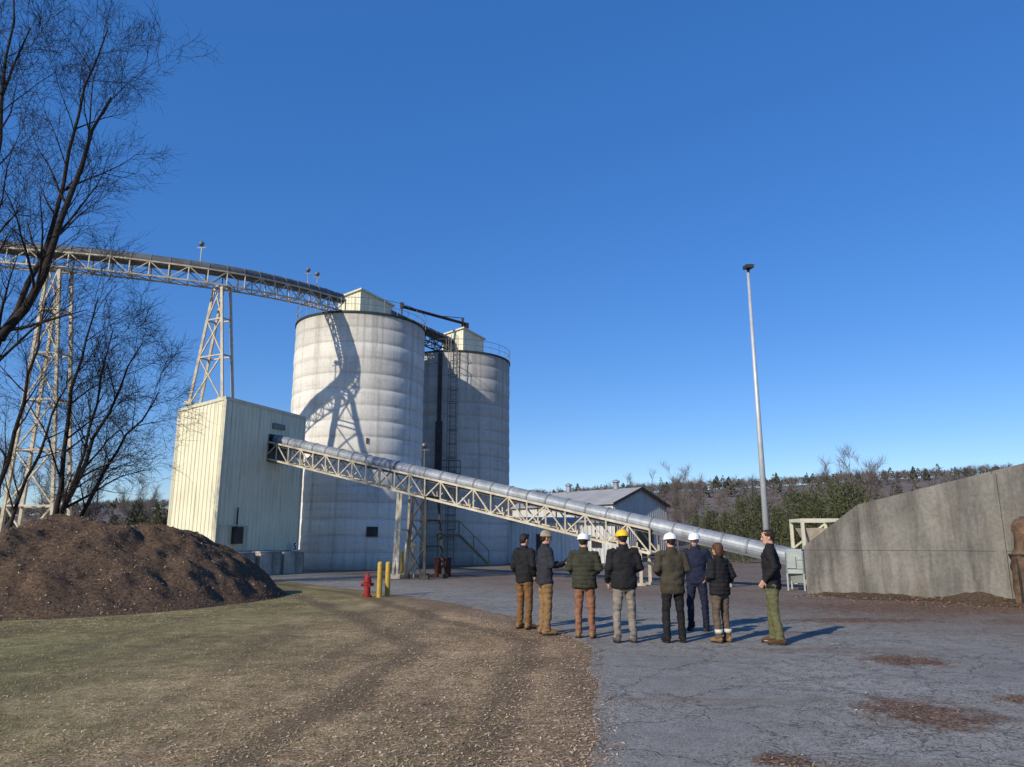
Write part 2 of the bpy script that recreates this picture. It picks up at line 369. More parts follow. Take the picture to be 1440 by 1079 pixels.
# ------------------------------------------------------------------ mulch pile
PK=[(-12.3,21.6,2.5,4.9,5.6),(-9.9,23.0,2.05,2.9,4.6),(-14.2,18.6,1.75,4.5,3.7),(-16.5,22,1.3,3.6,4.5)]
def mound(x,y):
    h=0
    for (px,py,hh,rx,ry) in PK:
        d=math.sqrt(((x-px)/rx)**2+((y-py)/ry)**2)
        if d<1:
            q=hh*(1-d)**1.0*(1+.55*d*(1-d)) if d>.12 else hh*(.935-d*d*.6+.0)
            h=(h**4+q**4)**.25
    if h>0:
        f=min(1,h/.5)
        h+=f*(.32*noise.noise(V((x*.8,y*.8,1)))+.17*noise.noise(V((x*2.0,y*2.0,2)))+.05*noise.noise(V((x*5,y*5,3)))+.025*noise.noise(V((x*15,y*15,3))))
    return h-.03
g=MB(); nx=210;ny=210;x0,x1,y0,y1=-20.3,-6.2,14.3,29.0
vs=[(x0+(x1-x0)*i/nx,y0+(y1-y0)*j/ny,mound(x0+(x1-x0)*i/nx,y0+(y1-y0)*j/ny)) for j in range(ny+1) for i in range(nx+1)]
fs=[]
for j in range(ny):
    for i in range(nx):
        q=(j*(nx+1)+i,j*(nx+1)+i+1,(j+1)*(nx+1)+i+1,(j+1)*(nx+1)+i)
        if max(vs[k][2] for k in q)>-.02: fs.append(q)
g.add(vs,fs,0)
for i in range(60000):
    x=U(x0,x1);y=U(y0,y1-3);h=mound(x,y)
    if h<.0: continue
    chip(x,y,h,U(.008,.026),1 if R()<.45 else (2 if R()<.75 else 3),.9)
o=g.make('mulch_pile',[M_mulch,M_chipC,M_chipB,M_chipA],smooth=True); tag(o,"big brown shredded bark mulch pile on the grass","mulch pile")
g=MB()
vs=[]
for i in range(9):
    a=i/9*6.28; vs.append((-10.15+.28*math.cos(a)*U(.7,1.1),15.9+.14*math.sin(a)*U(.7,1.1),.06+U(0,.12)))
g.add(vs+[(-10.15,15.9,.16)],[(i,(i+1)%9,9) for i in range(9)])
o=g.make('plastic_scrap',M_white); tag(o,"crumpled white plastic scrap at the foot of the mulch","scrap")

# ------------------------------------------------------------------ hills and woods
def ridge(az):
    pts=[(-1.6,.04),(-.75,.048),(-.5,.062),(-.2,.06),(0,.072),(.18,.081),(.30,.089),(.40,.094),(.56,.10),(.7,.108),(1.6,.10)]
    for i in range(len(pts)-1):
        if pts[i][0]<=az<=pts[i+1][0]:
            t=(az-pts[i][0])/(pts[i+1][0]-pts[i][0]); return pts[i][1]+(pts[i+1][1]-pts[i][1])*t
    return .05
D0,D1=120,380
def hillz(x,y):
    az=x/y if y>1 else 0; az=max(-1.6,min(1.6,az)); d=y
    t=max(0,min(1,(d-D0)/(D1-D0))); t=t*t*(3-2*t)
    H=ridge(az)*D1-5.0
    return H*t+2*t*noise.noise(V((x*.012,y*.012,0)))-.3
g=MB(); A=70;B=26; vs=[]
for j in range(B+1):
    d=D0+(900-D0)*(j/B)**1.3
    for i in range(A+1):
        az=-1.6+3.2*i/A; x=az*d
        z=hillz(x,d) if d<=D1 else hillz(az*D1,D1)*(1-.5*(d-D1)/(900-D1))
        vs.append((x,d,z))
g.add(vs,[(j*(A+1)+i,j*(A+1)+i+1,(j+1)*(A+1)+i+1,(j+1)*(A+1)+i) for j in range(B) for i in range(A)])
o=g.make('hills',M_hill,smooth=True); tag(o,"low wooded hills along the horizon","hills",kind="structure")
g=MB(); gc=MB()
def fuzz(mb,x,y,z,H,W,n,mi,fine=1.0):
    mb.beam((x,y,z),(x,y,z+H*.5),.12,mi=mi)
    for k in range(n):
        b=V((x+U(-.15,.15)*W,y+U(-.15,.15)*W,z+H*U(.1,.6)))
        a=U(0,6.28);rr=W*U(.1,1)**.7*.5; t=V((x+rr*math.cos(a),y+rr*math.sin(a),b.z+(H*U(.1,.5))))
        t.z=min(t.z,z+H*(1-.35*(2*rr/W)**2)*U(.85,1)); w=V((math.sin(a),-math.cos(a),U(-.5,.5)))*U(.05,.13)*fine
        m2=(b+t)/2
        mb.add([b-w,b+w,t],[(0,1,2)],mi)
        q=m2+V((U(-1,1)*W*.22,U(-1,1)*W*.22,U(.2,1.0))); mb.add([m2-w,m2+w,q],[(0,1,2)],mi)
def cone(mb,x,y,z,H,W,n,mi=0):
    for k in range(n):
        t=R()**.8; rr=W*.5*(1-t**1.6)+.1;a=U(0,6.28); c=V((x+rr*U(.4,1)*math.cos(a),y+rr*U(.4,1)*math.sin(a),z+H*(.08+t*.85)))
        s=W*.16*(1.15-t*.6); o1=V((math.cos(a),math.sin(a),U(-.6,.6)))*s; o2=V((-math.sin(a),math.cos(a),U(-.5,.5)))*s
        mb.add([c-o2,c+o2,c+o1],[(0,1,2)],mi); mb.add([c-o2*.6,c+o2*.6,c+V((0,0,s))],[(0,1,2)],mi)
for i in range(2900):
    y=U(125,385) if R()<.5 else U(320,392); az=U(-.9,.95); x=az*y; z=hillz(x,y)
    fuzz(g,x,y,z,U(4.0,6.5),U(5,8),26 if y>200 else 40,0 if R()<.6 else 1,1.2)
for i in range(300):
    az=U(.05,.95) if R()<.6 else U(-.9,0); y=U(150,390); x=az*y; z=hillz(x,y); cone(gc,x,y,z,U(4,7.0),U(3,4.5),70)
o=g.make('bare_woodland',[M_wood,M_wood2]); tag(o,"grey leafless woods covering the distant hills","woodland",kind="stuff")
o=gc.make('evergreen_woodland',M_everfar); tag(o,"scattered dark conifers among bare woods on hills","woodland",kind="stuff")
g=MB()
for i in range(480):
    y=U(78,118); az=U(-.9,.95)
    if -.06<az<.26 and y<112: continue
    fuzz(g,az*y,y,0,U(1.6,3.8),U(3,5),40,0 if R()<.5 else 1,.5)
for i in range(190):
    y=U(44,60); az=U(-.95,-.47); fuzz(g,az*y,y,0,U(1.2,2.8),U(2,3),50,1,.3)
o=g.make('shrub_thicket',[M_wood,M_wood2]); tag(o,"tangled leafless brown shrubs at the yard edge","shrubs",kind="stuff")

def ever_mesh(seed,H,W):
    random.seed(seed); m=MB()
    lobes=[(U(-.3,.3)*W,U(-.3,.3)*W,U(.2,.85)*H,U(.22,.42)*W) for _ in range(16)]+[(0,0,H*.9,.15*W),(0,0,H*.2,.45*W),(0,0,H*.5,.4*W)]
    for k in range(3400):
        lx,ly,lz,lr=random.choice(lobes); sh=1-.55*(lz/H)**2
        a=U(0,6.28);ct=U(-1,1);st=math.sqrt(1-ct*ct);rr=lr*U(.5,1.05)
        c=V((lx*sh+rr*st*math.cos(a),ly*sh+rr*st*math.sin(a),max(.15,lz+rr*ct*1.7))); s=U(.08,.2)
        d=V((math.cos(a)*.6+U(-.4,.4),math.sin(a)*.6+U(-.4,.4),U(.1,1.2))).normalized()*s; w=d.cross(V((U(-1,1),U(-1,1),U(-1,1)))).normalized()*s*.45
        m.add([c-w,c+w,c+d*1.4],[(0,1,2)])
    return m
EV=[]
for sd,(H,W) in enumerate([(6.6,3.4),(5.8,3.4),(7.0,3.2)]):
    m=ever_mesh(sd+11,H,W); t=MB(); t.loft([(0,0,-.1),(0,0,H*.4),(0.05,0,H*.85)],[.16,.11,.03],7)
    EV.append((m,t,H))
random.seed(21)
def put_pair(kind,x,y,rz,sc,pm,label,cat,group):
    tr,cr=pm
    e=empty(kind,(x,y,0)); e.rotation_euler=(0,0,rz); e.scale=(sc,sc,sc)
    a=tr.copy();b=cr.copy()
    for q in(a,b): col.objects.link(q); q.parent=e
    tag(e,label,cat,group); return e
evproto=[]
for m,t,H in EV:
    cr=m.make('crown',M_ever); tr=t.make('trunk',M_barkgrey); evproto.append((tr,cr))
for k,(u,y,sc) in enumerate([(.265,66,.65),(.285,75,.8),(.305,63,.7),(.33,72,.9),(.352,68,.85),(.378,62,.85),(.395,70,1.0),(.408,61,.95),(.43,68,1.05),(.448,62,.95),(.47,66,1.0),(.49,61,.75),(.525,66,.6),(.565,72,.7),(.245,76,.6),(.62,66,.9)]):
    put_pair('evergreen_tree',u*y,y,U(0,6),sc*U(.93,1.07),evproto[k%3],"dense green cedar tree at the edge of the yard","tree","cedars along the yard edge")
for u,y,sc in [(-.47,75,.9),(-.50,82,1.0),(-.53,78,.75),(-.455,85,.9),(-.57,80,.8)]:
    put_pair('evergreen_tree',u*y,y,U(0,6),sc,evproto[1],"green cedar tree behind bare shrubs","tree","cedars behind the shrubs")
for tr,cr in evproto:
    bpy.data.objects.remove(tr);bpy.data.objects.remove(cr)

# ------------------------------------------------------------------ bare trees
def tree(stems,seed,levels=4,kids=(11,8,5,3),upt=.25,lenf=(.42,.5,.55,.6),minr=.008,sides=(8,6,4,3,3),droop=0,start=.22,spread=.75):
    random.seed(seed); T=MB();C=MB()
    def kid(pos,d,L,r,lev):
        segs=6 if lev<=1 else (5 if lev==2 else 3); pts=[pos.copy()];rad=[r]; p=pos.copy(); dd=d.copy()
        for i in range(segs):
            dd=(dd+V((U(-1,1),U(-1,1),U(-.9,.8)))*(.17 if lev<3 else .12)+V((0,0,(upt*.25-droop*(i/segs)*.3) if lev<3 else .0))).normalized()
            p=p+dd*(L/segs); pts.append(p.copy()); rad.append(max(minr*.4,r*(1-(i+1)/segs*.85)))
        (T if lev<=1 else C).loft(pts,rad,sides[min(lev,4)],0,caps=False)
        if lev<levels: spawn(pts,rad,L,lev)
    def spawn(pts,rad,L,lev,st=None):
        n=kids[min(lev,len(kids)-1)]; st=start if st is None else st
        for k in range(n):
            t=st+(1-st)*((k+R())/n); f=t*(len(pts)-1); i=min(int(f),len(pts)-2); f-=i
            pos=pts[i].lerp(pts[i+1],f); r=rad[i]*(1-f)+rad[i+1]*f
            tg=(pts[i+1]-pts[i]).normalized(); pr=tg.cross(V((U(-1,1),U(-1,1),U(-1,1)))).normalized()
            ang=U(.4,.95); d=(tg*math.cos(ang)+pr*math.sin(ang)); d.z+=upt*(1 if lev<2 else .4); d.normalize()
            rr=min(r*U(.38,.6),.07 if lev==0 else .026 if lev==1 else .011)
            kid(pos,d,max(L*lenf[min(lev,3)]*U(.6,1.2)*(1-.35*t),.5 if lev==3 else .7),max(minr,rr),lev+1)
    for pts,r0,r1 in stems:
        pts=[V(p) for p in pts]
        q=[];n=10
        for k in range(n+1):
            f=k/n*(len(pts)-1); i=min(int(f),len(pts)-2); f-=i
            p=pts[i].lerp(pts[i+1],f)
            if 0<k<n: p=p+V((U(-1,1),U(-1,1),0))*.12
            q.append(p)
        rad=[r0+(r1-r0)*k/n for k in range(n+1)]; rad[0]*=1.25
        T.loft(q,rad,sides[0],0,caps=False)
        L=sum((q[i+1]-q[i]).length for i in range(n)); spawn(q,rad,L*spread,0,.25)
    return T,C
def treeobj(name,loc,T,C,mt,mc,label,group=None):
    e=empty(name,loc); T.make('trunk',mt,e,smooth=True); C.make('crown',mc,e); tag(e,label,"tree",group); return e
LF=(.36,.58,.68,.75)
b=V((-19,24,0))
T,C=tree([([(0,0,-.2),(.3,0,4),(1.8,0,8.3),(2.9,0,10.5),(3.6,.2,14.8),(4.3,.3,17.6)],.25,.035),
          ([(.3,0,3.5),(-.2,-1,9),(.6,-1.2,14),(1.9,-1,19.5)],.13,.025),
          ([(1.8,0,8.3),(2.3,1,12),(2.4,1.2,17),(3.4,1,21)],.11,.025),
          ([(1.2,0,7),(1.6,-.8,11),(1.6,-1.2,16),(1.4,-1.5,21)],.11,.025)],5,4,(13,8,5,3),.12,LF,.0070)
treeobj('bare_tree',b,T,C,M_bark,M_twig,"tall leafless tree with thick leaning limb behind mulch pile")
b=V((-16.7,27.2,0)); LF2=(.42,.60,.68,.8)
T,C=tree([([(0,0,-.2),(.5,0,3),(1.5,0,6),(2.8,-.3,9.0)],.13,.02),
          ([(.1,.2,-.2),(1.0,.2,3),(2.3,.2,5.4),(3.3,.3,7.2)],.10,.02),
          ([(-.1,0,-.2),(.3,-.2,4),(.6,-.4,8),(.9,-.3,10.8)],.12,.02),
          ([(0,-.2,-.2),(.8,-.5,3.2),(1.7,-.8,6.3),(2.0,-1,9.2)],.09,.02)],9,4,(12,7,4,3),.06,LF2,.0068,droop=.5)
treeobj('bare_tree',b,T,C,M_bark,M_twig,"leafless many-stemmed tree with spreading fine twigs behind mulch")
b=V((-20.5,29.5,0))
T,C=tree([([(0,0,-.2),(.2,0,4),(.8,0,8),(1.0,0,11.5)],.13,.025),([(.2,0,-.2),(1.2,0,3.5),(1.9,0,6.5),(2.3,0,8.5)],.09,.02)],14,4,(11,7,4,3),.08,LF2,.0068)
treeobj('bare_tree',b,T,C,M_bark,M_twig,"dark leafless tree beside the conveyor tower")
T,C=tree([([(0,0,-.2),(.1,0,4),(0,.2,9)],.12,.03),([(0,0,2),(1.2,.3,5),(2.0,.4,8)],.08,.03),([(0,0,2.2),(-1.3,.2,5),(-2.0,-.3,8)],.08,.03)],31,3,(12,8,6,4),.24,(.38,.5,.6,.6),.012)
t1=T.make('trunk',M_barkgrey,smooth=True);c1=C.make('crown',M_twiggrey)
T,C=tree([([(0,0,-.2),(.3,0,4),(.5,.2,10)],.12,.03),([(0,0,1.5),(-1,.3,5),(-1.4,.4,8.6)],.09,.03)],32,3,(13,8,6,4),.26,(.34,.5,.6,.6),.012)
t2=T.make('trunk',M_barkgrey,smooth=True);c2=C.make('crown',M_twiggrey)
random.seed(33)
for k,(u,y,sc) in enumerate([(.155,112,1.1),(.19,108,1.0),(.235,80,.92),(.22,95,1.0),(.32,84,.85),(.285,90,.8),(.455,70,1.0),(.475,74,.9),(.62,90,1.0),(.50,88,.8),(.37,92,.8),(.42,86,.75),(-.50,90,.9),(-.56,80,1.0),(-.62,75,1.0),(-.68,82,1.1)]):
    put_pair('bare_tree',u*y,y,U(0,6),sc,(t1,c1) if k%2==0 else (t2,c2),"leafless grey tree standing beyond the yard","tree","leafless trees beyond the yard")
for q in(t1,c1,t2,c2): bpy.data.objects.remove(q)

# ------------------------------------------------------------------ silos
def silo(c,mw,H,Rr,label,house_corner,hw,hl,hz,roof_tilt):
    e=empty('silo',(c[0],c[1],0)); n=160; band=1.02
    m=MB(); zs=[];rs=[]
    k=0
    while k*band<H:
        z0=k*band; jit=U(-.012,.012)
        for f,dr in((0,-.02),(.05,0),(.3,.02),(.6,.02),(.95,0)):
            z=z0+f*band
            if z<H: zs.append(z);rs.append(Rr+dr+jit)
        k+=1
    zs.append(H);rs.append(Rr)
    m.loft([(0,0,z) for z in zs],rs,n,0,ref=(1,0,0),caps=False)
    m.make('wall',mw,e,smooth=True)
    m=MB(); m.loft([(0,0,H-.02),(0,0,H-.01),(0,0,H+.9)],[Rr-.05,Rr-.1,.6],n,0,ref=(1,0,0)); m.make('roof',M_shedroof,e)
    m=MB(); m.loft([(0,0,H-.08),(0,0,H-.08+.001),(0,0,H+.05),(0,0,H+.051)],[Rr+.02,Rr+.08,Rr+.08,Rr-.2],n,0,ref=(1,0,0),caps=False); m.make('rim',M_green,e)
    m=MB()
    for kk in range(30):
        a=2*math.pi*kk/30; x,y=(Rr+.06)*math.cos(a),(Rr+.06)*math.sin(a); m.beam((x,y,H+.05),(x,y,H+.95),.03)
    m.ring((0,0,0),Rr+.06,H+.95,.018,64); m.ring((0,0,0),Rr+.06,H+.5,.013,64)
    m.make('railing',M_rail,e)
    ex=V((-.891,.454,0));ey=V((.454,.891,0)); C0=V((house_corner[0]-c[0],house_corner[1]-c[1],0))
    def P(a,b,z): p=C0+ex*a+ey*b; return V((p.x,p.y,z))
    m=MB(); zb=H+.05; zt=hz; zl=hz-.35
    m.corr(P(0,0,0),P(hw,0,0),zb,zt,zl,-ey,.3,.03); m.corr(P(0,0,0),P(0,hl,0),zb,zt,zt-.1,-ex,.3,.03)
    m.corr(P(hw,0,0),P(hw,hl,0),zb,zl,zl-.1,ex,.3,.03); m.corr(P(0,hl,0),P(hw,hl,0),zb,zt-.1,zl-.1,ey,.3,.03)
    hh=m.make('headhouse',M_cream,e)
    m=MB(); q=[P(-.15,-.15,zt+.06),P(hw+.15,-.15,zl+.04),P(hw+.15,hl+.15,zl-.06),P(-.15,hl+.15,zt-.04)]
    m.add(q+[p-V((0,0,.12)) for p in q],[(0,1,2,3),(7,6,5,4),(0,4,5,1),(1,5,6,2),(2,6,7,3),(3,7,4,0)]); m.make('roof',M_creamtrim,hh)
    tag(e,label,"silo",None); return e
S1=(-10.62,50.3); S2=(-4.67,60.3); H=16.3; RR=4.44
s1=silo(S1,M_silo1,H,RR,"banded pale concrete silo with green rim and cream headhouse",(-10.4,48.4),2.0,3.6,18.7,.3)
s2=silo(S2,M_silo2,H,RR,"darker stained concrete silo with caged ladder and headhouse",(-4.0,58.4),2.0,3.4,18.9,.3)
def on(c,ang,r): return V((r*math.sin(ang),-r*math.cos(ang),0))
m=MB(); p=on(S1,.47,RR+.04); m.box((p.x,p.y,2.3),(.7,.12,.6),.47); m.make('hatch',M_darksteel,s1)
m=MB(); p=on(S1,.35,RR+.03); m.box((p.x,p.y,7.9),(.14,.1,.35),.35); m.make('hatch',M_rust,s1)
m=MB()
lx,ly=.15,-RR-.25
for dx in(-.22,.22): m.beam((lx+dx,ly,.2),(lx+dx,ly,H+1.2),.05)
for k in range(48): m.beam((lx-.22,ly,.5+k*.34),(lx+.22,ly,.5+k*.34),.03)
for k in range(14):
    z=2.6+k*1.05; pts=[V((lx+.38*math.sin(a),ly-.05-.42+.42*math.cos(a)*1.0,z)) for a in [x*math.pi/6 for x in range(13)]]; m.loft(pts,[.02]*13,4,0,ref=(0,0,1),caps=False)
for dx in(-.36,.36): m.beam((lx+dx,ly-.45,2.6),(lx+dx,ly-.45,H+1),.04)
m.make('ladder',M_rail,s2)
m=MB()
m.box((.1,-RR-.7,6.6),(1.5,1.1,.08))
for dx in(-.65,.0,.85): m.beam((dx,-RR-1.2,6.6),(dx,-RR-1.2,7.6),.05)
m.beam((-.65,-RR-1.2,7.6),(.85,-RR-1.2,7.6),.05); m.beam((-.65,-RR-1.2,7.1),(.85,-RR-1.2,7.1),.04)
m.box((-.9,-RR-.05,8.4),(.5,.35,4.6)); m.box((-.9,-RR-.08,12.5),(.3,.25,7.2))
m.make('platform',M_darksteel,s2)
m=MB()
a0=V((.8,-RR-.5,2.2));a1=V((3.0,-RR-.9,0.1))
for dy in(0,-.8):
    o_=V((0,dy,0)); m.beam(a0+o_,a1+o_,.05,.16); m.beam(a0+o_+V((0,0,1)),a1+o_+V((0,0,1)),.045); m.beam(a0+o_,a0+o_+V((0,0,1)),.045); m.beam(a1+o_,a1+o_+V((0,0,1)),.045)
    mm=(a0+a1)/2+o_; m.beam(mm,mm+V((0,0,1)),.04); m.beam(a0+o_+V((-.1,0,0)),a0+o_+V((-1.6,0,0)),.05,.16); m.beam(a0+o_+V((0,0,1)),a0+o_+V((-1.6,0,1)),.045)
for k in range(11):
    p=a0.lerp(a1,(k+.5)/11); m.beam(p,p+V((0,-.8,0)),.24,.03)
m.beam(a0+V((-1.5,-.8,0)),V((-.7,-RR-1.3,0)),.08)
m.make('stair',M_yrail,s2)

# ------------------------------------------------------------------ transfer building
Cc=V((-14.73,37.4,0)); ex=V((-.891,.454,0)); ey=V((.454,.891,0)); W_,L_=3.35,5.8
def P(a,b,z): p=Cc+ex*a+ey*b; return V((p.x,p.y,z))
bld=empty('transfer_building',Cc)
def BM(m,name,mt,par=bld,**k):
    o=m.make(name,mt,None,**k)
    o.parent=par
    if par==bld: o.location=-Cc
    return o
m=MB(); zt,zl,zr=8.98,8.6,8.8
m.corr(P(0,0,0),P(W_,0,0),.02,zt,zl,-ey,.28,.035); m.corr(P(0,0,0),P(0,L_,0),1.25,zt,zr,-ex,.28,.035)
m.corr(P(W_,0,0),P(W_,L_,0),.02,zl,zl-.1,ex,.28,.035); m.corr(P(0,L_,0),P(W_,L_,0),.02,zr,zl-.1,ey,.28,.035)
wall=BM(m,'wall',M_cream)
m=MB(); q=[P(-.06,-.06,zt+.03),P(W_+.06,-.06,zl+.03),P(W_+.06,L_+.06,zl-.07),P(-.06,L_+.06,zr+.03)]
m.add(q+[p-V((0,0,.16)) for p in q],[(0,1,2,3),(7,6,5,4),(0,4,5,1),(1,5,6,2),(2,6,7,3),(3,7,4,0)])
BM(m,'roof',M_creamtrim)
for aa,zz0,zz1,ww in((P(-.04,-.04,0),0,zt-.14,.14),(P(-.04,L_,0),1.25,zr-.14,.1),(P(W_+.04,-.03,0),0,zl-.14,.1)):
    m=MB(); m.beam((aa.x,aa.y,zz0),(aa.x,aa.y,zz1),ww); BM(m,'corner_trim',M_creamtrim)
m=MB(); q0=P(-.0,L_/2,.63); m.box(q0,(.5,L_+.1,1.25),math.atan2(ey.y,ey.x)-math.pi/2); BM(m,'foundation',M_conc2)
ang=math.atan2(ey.y,ey.x)-math.pi/2
m=MB(); m.box(P(-.06,3.75,7.95),(.1,.9,.3),ang); BM(m,'vent',M_rail)
m=MB(); m.box(P(-.1,3.75,6.7),(.1,1.3,1.5),ang); BM(m,'opening',M_glassdark)
m=MB(); m.box(P(-.2,1.25,2.0),(.25,.55,.85),ang); m.beam(P(-.12,1.25,2.35),P(-.12,1.25,3.4),.06); BM(m,'electrical_box',M_darksteel)
m=MB(); m.beam(P(-.14,.2,1.3),P(-.14,.2,2.5),.06); m.beam(P(-.14,.2,2.5),P(-.14,1.9,2.5),.06); m.beam(P(-.14,1.9,1.3),P(-.14,1.9,2.5),.06); BM(m,'door_frame',M_creamtrim)
tag(bld,"tall cream ribbed steel building with grey concrete base","building")
m=MB(); m.box(P(-.30,5.3,1.42),(.03,.36,.44),ang); sg=BM(m,'number_sign',M_white)
cu=bpy.data.curves.new('t','FONT'); cu.body='5'; cu.size=.5; cu.align_x='CENTER'; cu.align_y='CENTER'; cu.extrude=.004; cu.offset=.012
to=bpy.data.objects.new('t',cu); col.objects.link(to); bpy.context.view_layer.update()
me=bpy.data.meshes.new_from_object(to.evaluated_get(bpy.context.evaluated_depsgraph_get())); bpy.data.objects.remove(to)
me.materials.clear(); me.materials.append(M_black)
no=bpy.data.objects.new('numeral',me); col.objects.link(no); no.parent=sg
no.location=P(-.325,5.3,1.42); no.rotation_euler=(math.pi/2,0,math.atan2(ey.y,ey.x))
def block(loc,size,rz,label):
    m=MB(); x,y,z=size
    prof=[(-y/2,0),(y/2,0),(y/2,z*.88),(y*.42,z*.9),(y*.42,z),(-y*.42,z),(-y*.42,z*.9),(-y/2,z*.88)]
    vs=[(-x/2,a,b) for a,b in prof]+[(x/2,a,b) for a,b in prof]; n=8
    m.add(vs,[tuple(range(n))[::-1],tuple(range(n,2*n))]+[(i,(i+1)%n,n+(i+1)%n,n+i) for i in range(n)])
    o=m.make('concrete_barrier',M_conc2,None,loc=loc,rz=rz); md=o.modifiers.new('b','BEVEL'); md.width=.03; md.segments=2
    tag(o,label,"barrier","concrete barriers by the building"); return o
rzb=math.atan2(ey.y,ey.x)
for b_,hh_ in((.9,1.15),(2.7,1.2),(4.4,1.15)): 
    p=P(-.85,b_,0); block((p.x,p.y,0.005),(1.5,.7,hh_),rzb,"pale grey concrete block beside the cream building")

# ------------------------------------------------------------------ conveyors
def resample(pts,step):
    pts=[V(p) for p in pts]; out=[]
    L=[0]
    for i in range(len(pts)-1): L.append(L[-1]+(pts[i+1]-pts[i]).length)
    n=max(1,round(L[-1]/step))
    for k in range(n+1):
        d=L[-1]*k/n; i=0
        while i<len(L)-2 and L[i+1]<d: i+=1
        out.append(pts[i].lerp(pts[i+1],(d-L[i])/(L[i+1]-L[i])))
    return out
def catmull(pts,n=8):
    pts=[V(p) for p in pts]; P_=[pts[0]*2-pts[1]]+pts+[pts[-1]*2-pts[-2]]; out=[]
    for i in range(1,len(P_)-2):
        for k in range(n):
            t=k/n; a,b,c,d=P_[i-1],P_[i],P_[i+1],P_[i+2]
            out.append(.5*((2*b)+(c-a)*t+(2*a-5*b+4*c-d)*t*t+(3*b-a-3*c+d)*t**3))
    out.append(pts[-1]); return out
def side(pts,i):
    t=(pts[min(i+1,len(pts)-1)]-pts[max(i-1,0)]); return V((-t.y,t.x,0)).normalized()
def truss(m,pts,h,w,cw=.09,bw=.06):
    up=V((0,0,h))
    n=len(pts)
    S=[side(pts,i)*(w/2) for i in range(n)]
    for i in range(n):
        for sg_ in(-1,1): m.beam(pts[i]+S[i]*sg_,pts[i]+S[i]*sg_+up,bw)
        m.beam(pts[i]-S[i],pts[i]+S[i],bw); m.beam(pts[i]-S[i]+up,pts[i]+S[i]+up,bw)
        if i<n-1:
            for sg_ in(-1,1):
                a=pts[i]+S[i]*sg_; b=pts[i+1]+S[i+1]*sg_
                m.beam(a,b,cw); m.beam(a+up,b+up,cw)
                if i%2==0: m.beam(a,b+up,bw*.9)
                else: m.beam(a+up,b,bw*.9)
            m.beam(pts[i]-S[i],pts[i+1]+S[i+1],bw*.8)
def cover(m,pts,r,off,n=22,ribs=True):
    c=[p+V((0,0,off)) for p in pts]
    m.loft(c,[r]*len(c),n,0,ref=(0,0,1))
    if ribs:
        for i in range(len(c)-1):
            t=(c[i+1]-c[i]).normalized(); m.loft([c[i]-t*.035,c[i]+t*.035],[r+.022]*2,n,1,ref=(0,0,1))
def tower(m,tc,bc,tdir,odir,tw,td,bw_,bd,z1,z0=0,levels=4,w=.14,oneside=False):
    tdir=V(tdir).normalized();odir=V(odir).normalized(); tc=V(tc);bc=V(bc)
    T=[V((tc.x,tc.y,z1))+tdir*(a*tw/2)+odir*(b*td/2) for a,b in((-1,-1),(1,-1),(1,1),(-1,1))]
    B=[V((bc.x,bc.y,z0))+tdir*(a*bw_/2)+odir*(b*bd/2) for a,b in((-1,-1),(1,-1),(1,1),(-1,1))]
    for k in range(4): m.beam(B[k],T[k],w)
    for l in range(levels):
        f0=(l/levels)**.85;f1=((l+1)/levels)**.85
        for k in range(4):
            k2=(k+1)%4; a0=B[k].lerp(T[k],f0);b0=B[k2].lerp(T[k2],f0);a1=B[k].lerp(T[k],f1);b1=B[k2].lerp(T[k2],f1)
            if k==0: m.beam(a0,b1,w*.5);m.beam(b0,a1,w*.5)
            elif not oneside and k==2: m.beam(a0,b1,w*.5)
            m.beam(a1,b1,w*.55)
    for k in range(4): m.box((B[k].x,B[k].y,z0+.1),(.4,.4,.2))
A0=V((-13.25,40.7,6.15)); A1=V((10.3,27.0,-.02))
cv=empty('inclined_conveyor',(0,0,0))
s_tr=.80
pt=resample([A0,A0.lerp(A1,s_tr)],.95)
m=MB(); truss(m,pt,.92,1.0,.09,.06); m.make('truss',M_wsteel,cv)
pc=resample([A0-(A1-A0)*.012,A1],.95); m=MB(); cover(m,pc,.325,1.06); m.make('cover',[M_galv,M_seam],cv,smooth=False)
m=MB()
pb=resample([A0,A1],2)
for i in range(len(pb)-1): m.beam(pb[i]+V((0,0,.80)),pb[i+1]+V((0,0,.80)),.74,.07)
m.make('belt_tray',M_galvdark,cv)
dirc=(A1-A0); dirc.z=0; dirc.normalize(); perp=V((-dirc.y,dirc.x,0))
p=A0.lerp(A1,.39)
m=MB(); tower(m,p,p,dirc,perp,.7,1.0,1.1,1.5,p.z,0,3,.12,True); m.make('support_tower',M_darksteel,cv)
p=A0.lerp(A1,.345)
m=MB(); tower(m,p,p+dirc*-.1,dirc,perp,.2,.9,.25,1.0,p.z,0,2,.10,True); m.make('support_tower',M_wsteel,cv)
for s_ in(.785,.9):
    p=A0.lerp(A1,s_); m=MB(); z=p.z+(.0 if s_<.8 else .68); ww=.11 if s_<.8 else .07
    for k in(-1,1):
        q=p+perp*(.5*k); m.beam((q.x,q.y,0),(q.x,q.y,z),ww); m.box((q.x,q.y,.05),(.3,.3,.1))
    m.beam(V((p.x,p.y,z))-perp*.55,V((p.x,p.y,z))+perp*.55,.09)
    m.make('support_leg',M_wsteel,cv)
def flood(par,p,h):
    m=MB(); p=V(p); m.beam(p,p+V((0,0,h)),.05); m.ell(p+V((0,-.05,h+.12)),(.15,.15,.14)); m.beam(p+V((-.25,0,h-.1)),p+V((.25,0,h-.1)),.04); return m.make('lamp',M_rail,par)
flood(cv,A0.lerp(A1,.37)+perp*.5+V((0,0,1.3)),1.0)
tag(cv,"long sloping conveyor with galvanised tube cover on cream truss","conveyor")
m=MB(); m.box((0,0,.95),(.6,.9,.75)); m.loft([(0,0,.58),(0,0,.25)],[(.42,.6),(.2,.3)],4,0,ref=(1,1,0)); m.box((0,0,1.36),(.5,.75,.08))
